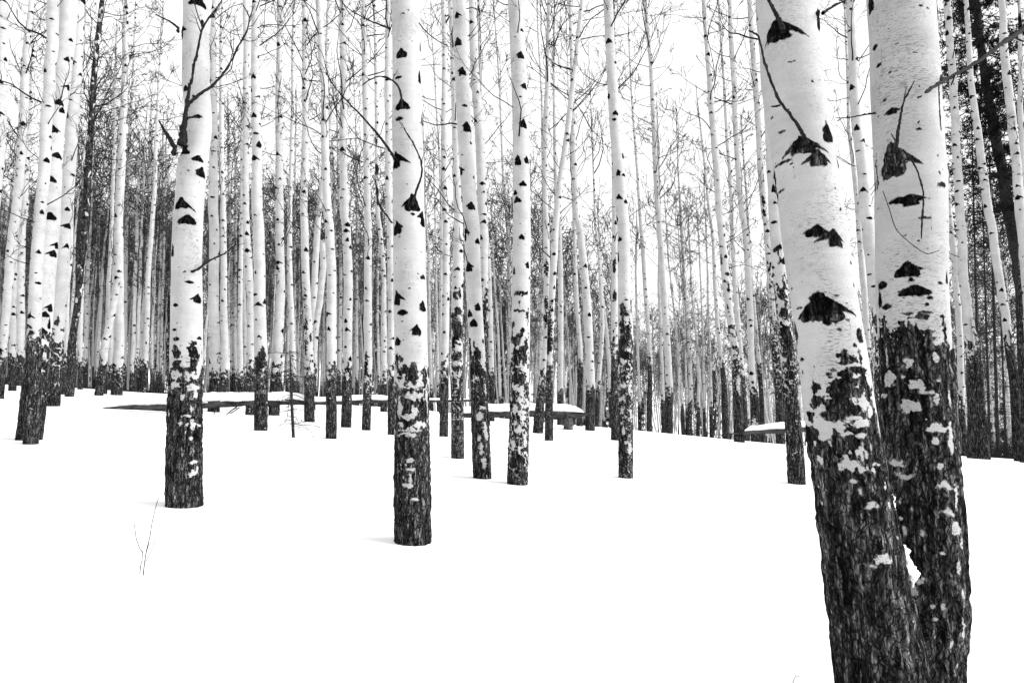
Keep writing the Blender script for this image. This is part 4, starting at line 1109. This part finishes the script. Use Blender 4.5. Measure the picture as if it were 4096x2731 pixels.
# ------------------------------------------------------------------ spruces
def spruce_foliage(H, rad, g, z0, dens=5.0, nblade=14, blade=(0.16, 0.34), width=0.05, bare=0.0, gaps=0.0):
    n = int((H - z0) * dens)
    zz = g.uniform(z0, H * 0.985, n)
    az = g.uniform(-math.pi, math.pi, n)
    L = rad * np.clip(1 - zz / H, 0.04, 1) ** 0.75 * g.uniform(0.55, 1.1, n)
    if gaps:
        L *= np.where(g.uniform(0, 1, n) < gaps, 0.35, 1)
    P0 = np.stack([0 * zz, 0 * zz, zz], -1)
    D = np.stack([np.cos(az), np.sin(az), g.uniform(-0.35, 0.25, n)], -1)
    P = grow(P0, D, L, 7, 0.25, 0.07, g)
    wood = tubes(P, np.linspace(1, 0.3, 7)[None] * (0.008 + 0.007 * L)[:, None], 3)
    S, Dd, t = children(P, nblade, g, (0.5, 1.2), 0.18, 1.0)
    Lb = g.uniform(*blade, len(S)) * (1.2 - 0.6 * t) * np.repeat(np.clip(L, 0.25, 1.5), nblade) ** 0.5
    Dd[:, 2] -= 0.25
    Dd = norm(Dd)
    return P, wood, S, Dd, Lb


def needle_mesh(S, D, L, g, per, nl, nw):
    """needles along each spray: slim triangles"""
    n = len(S)
    t = g.uniform(0.02, 1.0, (n, per))
    B = S[:, None] + D[:, None] * (L[:, None] * t)[..., None]
    dirs = norm(D[:, None] * 0.7 + g.normal(0, 0.6, (n, per, 3)))
    side = norm(np.cross(dirs, g.normal(0, 1, (n, per, 3))))
    a = B + side * nw / 2; b = B - side * nw / 2; c = B + dirs * nl * g.uniform(.6, 1.2, (n, per, 1))
    V = np.stack([a, b, c], 2).reshape(-1, 3)
    T = np.arange(len(V)).reshape(-1, 3)
    return V, T


# the big spruce: its trunk leans behind the outermost aspens
TB = Trunk(off(3, [(1450, 0, 46), (1465, 200, 47), (1494, 400, 50), (1520, 600, 52), (1574, 900, 60), (1634, 1200, 64), (1680, 1500, 70), (1705, 1568, 74), (1748, 1868, 80), (1780, 2068, 85), (1890, 2980, 108)]), 21)
TB.root = thing('spruce_tree', tuple(TB.base), 'big dark spruce with needled boughs behind the leaning aspens', 'tree')
gB = np.random.default_rng(44)
zB = np.linspace(-0.1, TB.ztop + 5, 160)
kB = (TB.xs[-1] - TB.xs[-3]) / (TB.zs[-1] - TB.zs[-3])
xB = np.where(zB > TB.ztop, TB.xs[-1] + kB * (zB - TB.ztop), np.interp(zB, TB.zs, TB.xs)); rB = np.interp(zB, np.append(TB.zs, TB.ztop + 5), np.append(TB.rs, 0.03))
v, q, t = tube_path(np.stack([xB, 0 * xB, zB], -1), rB, n=22, seed=3, rough=0.12)
link('trunk', mesh_np('trunk', v, q, t, M_SPRUCE), TB.root)
H = TB.ztop + 5
zl = TB.z_of_V(1650)
P, wood, S, D, L = spruce_foliage(H + 5, 3.1, gB, zl, dens=25, nblade=22, blade=(0.16, 0.42), gaps=0.22)
sh = lambda A: A + np.stack([np.interp(A[..., 2], zB, xB), 0 * A[..., 0], 0 * A[..., 0]], -1)
Sx = np.interp(P[:, 0, 2], zB, xB)
wv, wq = wood
wv = wv.reshape(len(P), -1, 3) + np.stack([Sx, 0 * Sx, 0 * Sx], -1)[:, None]; wv = wv.reshape(-1, 3)
S = S + np.repeat(np.stack([Sx, 0 * Sx, 0 * Sx], -1), 22, 0)
CROWN_W = (wv, wq)
V, Tn = needle_mesh(S, D, L, gB, 15, 0.10, 0.026)
link('needles', mesh_np('needles', V, None, Tn, M_NEEDLE, smooth=False), TB.root)
n = 70
zz = gB.uniform(0.6, zl + 1.2, n); az = gB.uniform(-math.pi, math.pi, n)
P0 = np.stack([np.interp(zz, zB, xB), 0 * zz, zz], -1)
v, q = twig_system(P0, np.stack([np.cos(az), np.sin(az), gB.uniform(-.3, .15, n)], -1), gB.uniform(.7, 2.4, n), gB.uniform(.007, .014, n), gB, 0.1, 5, 2, rmin=.0035)
v, q = join([(v, q), CROWN_W])
link('crown', mesh_np('crown', v, q, mat=M_TWIG), TB.root)

# dead lower spruces of the thicket
for k, (px, w, d, top) in enumerate([(1475, 20, 26, 700), (1545, 18, 28, 1100), (1600, 24, 24, 1000), (1655, 16, 30, 1400), (1770, 24, 22, 1500)]):
    U = 5352 + px
    hitV = 3060
    lab = ['tall thin dead spruce nearest the huge upright aspen', 'dead spruce stem with level bare twigs behind the long leaning aspen', 'thicker bare spruce stem in the middle of the thicket', 'half-height bare spruce deep in the thicket',
           'stout bare spruce at the picture edge of the thicket'][k]
    bare_spruce([(U - 60, top, w * 0.35), (U, 3060, w)], lab, 60, (0.5, 1.8), 60 + k, (0.05, 0.98), 0.1, 'bare spruces in the thicket', d, 4, 0.009)

# far spruces with foliage, copied
def make_spruce(seed, H, rad):
    g = np.random.default_rng(seed)
    root = thing('spruce_tree', (0, 0, 0), 'dark far spruce', 'tree', 'dark spruces between the far aspens')
    z = np.linspace(-0.3, H, 30)
    v, q, t = tube_path(np.stack([0 * z, 0 * z, z], -1), np.linspace(0.13, 0.015, 30), n=7, seed=seed)
    link('trunk', mesh_np('trunk', v, q, t, M_SPRUCE), root)
    P, wood, S, D, L = spruce_foliage(H, rad, g, 0.25, dens=17, nblade=12, blade=(0.2, 0.5))
    V, T = needle_mesh(S, D, L, g, 5, 0.20, 0.06)
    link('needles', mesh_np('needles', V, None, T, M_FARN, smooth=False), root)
    return root


def copy_tree(root, loc, rz, sc, label, group):
    r = root.copy(); C.objects.link(r)
    r.location = loc; r.rotation_euler = (0, 0, rz); r.scale = (sc, sc, sc)
    r['label'] = label; r['group'] = group
    for ch in list(root.children):
        c = ch.copy(); C.objects.link(c); c.parent = r
    return r


sp = [make_spruce(300, 11, 1.8), make_spruce(301, 13, 1.5), make_spruce(302, 8, 1.7)]
used = set()
spots = [(105, 50, .7), (208, 58, .6), (300, 60, 0.6), (377, 46, .7), (455, 64, .7), (560, 70, .8), (830, 70, 1.1), (860, 62, .85),
         (1142, 48, .9), (1160, 55, 1.05), (1128, 62, .9), (1180, 60, .85), (1245, 58, .8), (1335, 62, .95), (1312, 55, .75), (1365, 70, .85), (1395, 60, .6), (1480, 66, .75), (1600, 64, .7), (1640, 60, .6), (1705, 58, .6),
         (2060, 54, .7), (2255, 50, .8), (2310, 42, .7), (2180, 58, .7)]
for k, (vx, Y, s) in enumerate(spots):
    a = (vx - 1176) / 1568.0
    X = a * Y
    p = sp[k % 3]
    if vx < 700: lab, grp = 'dark spruce seen through the crowded far aspens behind the forked-branch tree', 'dark spruces behind the forked-branch tree'
    elif vx < 1000: lab, grp = 'dark spruce far behind the thickest midway aspen', 'dark spruces behind the thickest midway aspen'
    elif vx < 1420: lab, grp = 'dark narrow spruce behind the snow-capped log end', 'dark spruces behind the snow-capped log'
    elif vx < 1800: lab, grp = 'dark low spruce beyond the bright gap in the aspens', 'dark spruces beyond the bright gap'
    else: lab, grp = 'dark spruce in the thicket past the huge upright aspen', 'dark spruces past the huge upright aspen'
    loc = (X, Y, float(ground(X, Y)) - 0.1)
    if (k % 3) not in used:
        used.add(k % 3); p.location = loc; p.scale = (s, s, s); p['label'] = lab; p['group'] = grp
    else:
        copy_tree(p, loc, k * 1.3, s, lab, grp)

# ------------------------------------------------------------------ slim aspens of the far stand, copied
def far_proto(seed):
    g = np.random.default_rng(seed)
    Y = 40.0
    zg = float(ground(0, Y)); H = g.uniform(12, 15)
    lean = g.normal(0, 0.025); k = 7
    zz = np.linspace(0, H, k)
    xs = lean * zz + np.cumsum(g.normal(0, 0.06, k)); xs -= xs[0]
    d0 = g.uniform(0.11, 0.19)
    pts = []
    for z, x in zip(zz, xs):
        U, V, dd = project([x, Y, zg + z])
        pts.append((U, V, d0 * (1 - 0.72 * z / H) * FOC / Y))
    T = Trunk(pts, Y)
    root = thing('aspen_tree', (0, 0, 0), 'slim far aspen', 'tree', 'slim aspens of the far stand')
    o, info = build_trunk(T, 'trunk', g.uniform(0.9, 1.7), 0.5, seed + 5000, parent=root, total_h=H, res=5.0, random_knots=0.9)
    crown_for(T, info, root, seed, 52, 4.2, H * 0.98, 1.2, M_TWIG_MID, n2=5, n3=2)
    return root


protos = [far_proto(400 + k) for k in range(12)]
g = np.random.default_rng(77)
zones = [(-40, 420, 60, 33, 54, 1.0, 'slim aspen in the packed far stand beside the forked-branch trunk'),
         (430, 900, 48, 33, 54, 1.0, 'slim aspen in the far stand behind the long fallen log'),
         (990, 1400, 30, 32, 56, 0.95, 'slim far aspen behind the snow-capped log end'),
         (1400, 1660, 20, 34, 60, 0.70, 'small slim far aspen in the bright gap of the stand'),
         (1660, 2020, 22, 30, 56, 0.85, 'slim far aspen behind the leaning scarred trunks'),
         (2150, 2370, 14, 26, 46, 0.9, 'slim far aspen in the spruce thicket')]
used = set(); cnt = 0
for (x0, x1, n, y0, y1, s0, lab) in zones:
    xs = x0 + (np.arange(n) + g.uniform(-0.45, 0.45, n) + 0.5) * (x1 - x0) / n
    for vx in xs:
        Y = y0 + (y1 - y0) * g.uniform() ** 0.8
        X = (vx - 1176) / 1568.0 * Y
        s = s0 * g.uniform(0.75, 1.15)
        loc = (X, Y, float(ground(X, Y)) - 0.05)
        k = cnt % len(protos); cnt += 1
        if k not in used:
            used.add(k); p = protos[k]; p.location = loc; p.scale = (s, s, s); p['label'] = lab; p['group'] = lab.replace('aspen', 'aspens', 1)
        else:
            copy_tree(protos[k], loc, g.uniform(-0.6, 0.6), s, lab, lab.replace('aspen', 'aspens', 1))

# the rest of the stand, too far and too many to tell apart
def rest_of_stand():
    g = np.random.default_rng(91)
    N = 880
    vx = np.concatenate([g.uniform(-60, 950, 560), g.uniform(950, 1420, 180), g.uniform(1420, 2380, 140)])
    Y = g.uniform(44, 78, N)
    X = (vx - 1176) / 1568 * Y
    Z = ground(X, Y) - 0.3
    Hh = g.uniform(9, 15, N) * np.where((vx > 1400) & (vx < 1700), 0.7, 1)
    K = 9
    t = np.linspace(0, 1, K)
    P = np.zeros((N, K, 3))
    P[:, :, 2] = Z[:, None] + Hh[:, None] * t
    lean = g.normal(0, 0.35, (N, 1)); bow = g.normal(0, 0.35, (N, 1))
    P[:, :, 0] = X[:, None] + lean * t * 2 + bow * np.sin(t * 3.1) + np.cumsum(g.normal(0, 0.05, (N, K)), 1)
    P[:, :, 1] = Y[:, None]
    rad = g.uniform(0.05, 0.105, (N, 1))
    V, q = tubes(P, rad * (1 - 0.75 * t)[None], 6)
    z = V[:, 2] - np.repeat(Z, K * 6)
    dark = np.clip(1.6 - z, -0.06, 0.1)
    o = link('far_aspens', mesh_np('far_aspens', V, q, None, M_BARK, {'dark': dark, 'knot': 0 * dark}))
    o['kind'] = 'stuff'; o['label'] = 'pale thread-like stems crowding the far depth of the grove'; o['category'] = 'aspen stand'
    nb = 14
    i = np.repeat(np.arange(N), nb)
    h = g.uniform(0.45, 1, N * nb)
    k = np.clip((h * (K - 1)).astype(int), 0, K - 2); f = (h * (K - 1) - k)[:, None]
    P0 = P[i, k] * (1 - f) + P[i, k + 1] * f
    az = g.uniform(0, 6.28, N * nb); el = g.uniform(0.2, 1.0, N * nb)
    D = np.stack([np.cos(az) * np.cos(el), np.sin(az) * np.cos(el), np.sin(el)], -1)
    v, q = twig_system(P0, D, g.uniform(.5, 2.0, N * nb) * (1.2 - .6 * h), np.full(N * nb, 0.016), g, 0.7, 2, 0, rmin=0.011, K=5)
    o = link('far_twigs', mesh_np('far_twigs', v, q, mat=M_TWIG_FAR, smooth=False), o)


rest_of_stand()

# snow lodged in the fork between the two huge trunks
def lodged_snow(T, pts):
    P = np.array([unproj(u, v, y) for u, v, w, y in pts]) - T.base
    tt = np.linspace(0, len(pts) - 1, 90)
    Q = np.stack([np.interp(tt, range(len(pts)), P[:, k]) for k in range(3)], -1)
    m = T.Y / FOC
    w = np.interp(tt, range(len(pts)), [p[2] for p in pts]) * m / 2
    n = 22
    th = np.linspace(0, 2 * math.pi, n, endpoint=False)
    TH, S = np.meshgrid(th, tt)
    nz = fbm(np.cos(TH) * 1.2 + 3, np.sin(TH) * 1.2, S * 1.9 + 5, 3)
    rad = np.maximum(w[:, None] * (1 + 0.85 * nz), 0.0008)
    V = np.stack([Q[:, None, 0] + rad * np.cos(TH), Q[:, None, 1] + rad * 0.5 * np.sin(TH), Q[:, None, 2] + 0.2 * rad * nz], -1)
    i = np.arange(len(tt) * n).reshape(len(tt), n)
    q = np.stack([i[:-1], np.roll(i[:-1], -1, 1), np.roll(i[1:], -1, 1), i[1:]], -1).reshape(-1, 4)
    link('lodged_snow', mesh_np('lodged_snow', V.reshape(-1, 3), q, mat=M_SNOW), T.root)


lodged_snow(TR2, off(3, [(856, 3440, 12, 2.76), (862, 3490, 44, 2.76), (872, 3560, 40, 2.75), (882, 3640, 16, 2.75), (905, 3740, 30, 2.74), (920, 3790, 34, 2.74), (945, 3850, 58, 2.72), (962, 3900, 52, 2.715), (985, 3950, 44, 2.70), (1020, 3995, 62, 2.69), (1015, 4040, 34, 2.695), (1008, 4090, 8, 2.70)]))

# ------------------------------------------------------------------ twigs poking out of the snow
def snow_twig(stems, label, sc=1.0, name='twig_plant'):
    """stems: list of (U,V,width) polylines, the first one rooted in the snow"""
    U0, V0, _ = stems[0][0]
    hit = ground_hit(U0, V0)
    Y = float(hit[1])
    root = thing(name, tuple(hit), label, 'twig')
    for st in stems:
        P = np.array([unproj(u, v, Y) for u, v, w in st]) - hit
        if st is stems[0]: P = np.vstack([[P[0] - [0, 0, 0.05]], P]); st = [st[0]] + list(st)
        R = np.array([w for u, v, w in st]) * Y / FOC / 2
        tt = np.linspace(0, len(P) - 1, 3 * len(P))
        Q = np.stack([np.interp(tt, range(len(P)), P[:, k]) for k in range(3)], -1)
        v, q = tubes(Q[None], np.interp(tt, range(len(P)), R)[None], 5)
        link('stem', mesh_np('stem', v, q, mat=M_TWIG), root)


def lc(k, lst, w0=7.0, w1=3.0):
    n = len(lst)
    return [(1784 * k + x * 1.0342, 3136 + y * 1.0342, w0 + (w1 - w0) * i / max(n - 1, 1)) for i, (x, y) in enumerate(lst)]


snow_twig([lc(0, [(965, 842), (970, 790), (979, 720), (990, 660), (1011, 580), (1022, 500), (1040, 420), (1058, 350), (1072, 315)], 7.5, 4), lc(0, [(982, 748), (1015, 688), (1035, 630), (1055, 580), (1080, 525)], 5, 2.5), lc(0, [(985, 690), (1000, 640), (1006, 595)], 5, 3)],
          'tall dark twig poking from the open snow before the forked-branch aspen')
snow_twig([lc(0, [(942, 830), (948, 775), (957, 740), (960, 690), (940, 655), (918, 600), (908, 520), (902, 480), (905, 460)], 6.5, 4), lc(0, [(960, 690), (966, 650), (963, 615)], 4, 2.5)],
          'shorter curved twig poking from the snow beside the tall dark twig')
snow_twig([lc(0, [(503, 208), (532, 105), (545, 60), (553, 35)], 2.6, 1.6)], 'faint thin twig in the snow near the front trunk of the three')
snow_twig([lc(0, [(1637, 258), (1640, 235), (1634, 210), (1632, 150)], 2.6, 1.6), lc(0, [(1640, 235), (1650, 190), (1672, 140)], 2.2, 1.4)], 'faint forked twig in the snow between the log and the thickest aspen')
snow_twig([lc(0, [(1430, 362), (1440, 345), (1450, 330), (1480, 310)], 3.2, 2), lc(0, [(1440, 345), (1428, 325)], 2.5, 1.5)], 'tiny forked twig at the foot of the forked-branch aspen')
snow_twig([lc(3, [(1310, 710), (1328, 640), (1345, 555), (1350, 450)], 4, 2)], 'thin twig in the snow touching the huge upright aspen outline')
snow_twig([lc(3, [(1355, 435), (1360, 350), (1370, 290), (1383, 235)], 3.2, 2)], 'pale short twig in the snow past the huge upright aspen')
snow_twig([lc(3, [(165, 1580), (175, 1540), (185, 1525), (215, 1520), (240, 1500)], 4, 2), lc(3, [(185, 1525), (190, 1480)], 3, 2)], 'little forked twig low beside the huge leaning aspen foot')

# tangled undergrowth below the spruces
def shrub(U, d, h, w, n, seed, label):
    g = np.random.default_rng(seed)
    X = (U - CU) / FOC * d
    z = float(ground(X, d))
    root = thing('bare_shrub', (X, d, z), label, 'shrub', 'bare shrubs under the spruces')
    P0 = np.stack([g.normal(0, w * .35, n), g.normal(0, w * .35, n), np.full(n, -0.05)], -1)
    D = np.stack([g.normal(0, .55, n), g.normal(0, .55, n), np.ones(n)], -1)
    v, q = twig_system(P0, D, g.uniform(.5, 1.1, n) * h, np.full(n, .008), g, -0.25, 5, 2, wig=0.18, rmin=.003)
    link('stems', mesh_np('stems', v, q, mat=M_TWIG), root)


for k, (px, d, h, lab) in enumerate([(1560, 21, .8, 'tangled bare shrub at the foot of the long leaning aspen'), (1640, 22, 1.1, 'taller tangled bare shrub in the middle of the thicket'), (1730, 20, 1.0, 'tangled bare shrub by the picture edge under the spruce'),
                                     (1690, 26, 1.6, 'high thin shrub behind the thicket'), (1560, 27, 1.6, 'wide thin shrub behind the long leaning aspen')]):
    shrub(5352 + px, d, h, .7 if k < 3 else 1.2, 34, 500 + k, lab)
T_ = Trunk([(5352 + 1300, 2950, 20), (5352 + 1290, 3150, 22)], 19)

# ------------------------------------------------------------------ camera, sky, sun
cam = bpy.data.cameras.new('camera'); co = bpy.data.objects.new('camera', cam); C.objects.link(co)
co.location = tuple(CAM); co.rotation_euler = (math.radians(90) + PITCH, 0, 0)
cam.sensor_width = 36; cam.lens = 24; cam.clip_start = 0.05; cam.clip_end = 2000
sc = bpy.context.scene
sc.camera = co
SUN_EL, SUN_AZ = math.radians(24), math.radians(98)      # azimuth clockwise from the view direction
w = bpy.data.worlds.new('World'); sc.world = w; w.use_nodes = True
nt = w.node_tree; nt.nodes.clear()
out = nt.nodes.new('ShaderNodeOutputWorld'); bg = nt.nodes.new('ShaderNodeBackground')
sky = nt.nodes.new('ShaderNodeTexSky'); sky.sky_type = 'NISHITA'; sky.sun_disc = False
sky.sun_elevation = SUN_EL; sky.sun_rotation = SUN_AZ; sky.dust_density = 5; sky.air_density = 1.0
bw = nt.nodes.new('ShaderNodeRGBToBW'); nt.links.new(sky.outputs[0], bw.inputs[0])
mx = nt.nodes.new('ShaderNodeMix'); mx.data_type = 'FLOAT'; mx.inputs[0].default_value = 0.85   # an even overcast veil over the clear sky
nt.links.new(bw.outputs[0], mx.inputs[2]); mx.inputs[3].default_value = 8.4
nt.links.new(mx.outputs[0], bg.inputs['Color']); bg.inputs['Strength'].default_value = 0.1
nt.links.new(bg.outputs[0], out.inputs[0])
sl = bpy.data.lights.new('sun', 'SUN'); sl.energy = 3.8; sl.angle = math.radians(44)
so_ = bpy.data.objects.new('sun', sl); C.objects.link(so_)
from mathutils import Vector
sd = Vector((math.cos(SUN_EL) * math.sin(SUN_AZ), math.cos(SUN_EL) * math.cos(SUN_AZ), math.sin(SUN_EL)))
so_.rotation_euler = (-sd).to_track_quat('-Z', 'Y').to_euler()
so_.location = (6, -3, 12)
sc.view_settings.view_transform = 'Standard'; sc.view_settings.look = 'None'; sc.view_settings.exposure = 0.72; sc.view_settings.gamma = 1
sc.render.engine = 'CYCLES'
sc.cycles.max_bounces = 6; sc.cycles.diffuse_bounces = 3
sc.render.filter_size = 1.2 if hasattr(sc.render, 'filter_size') else 1.5
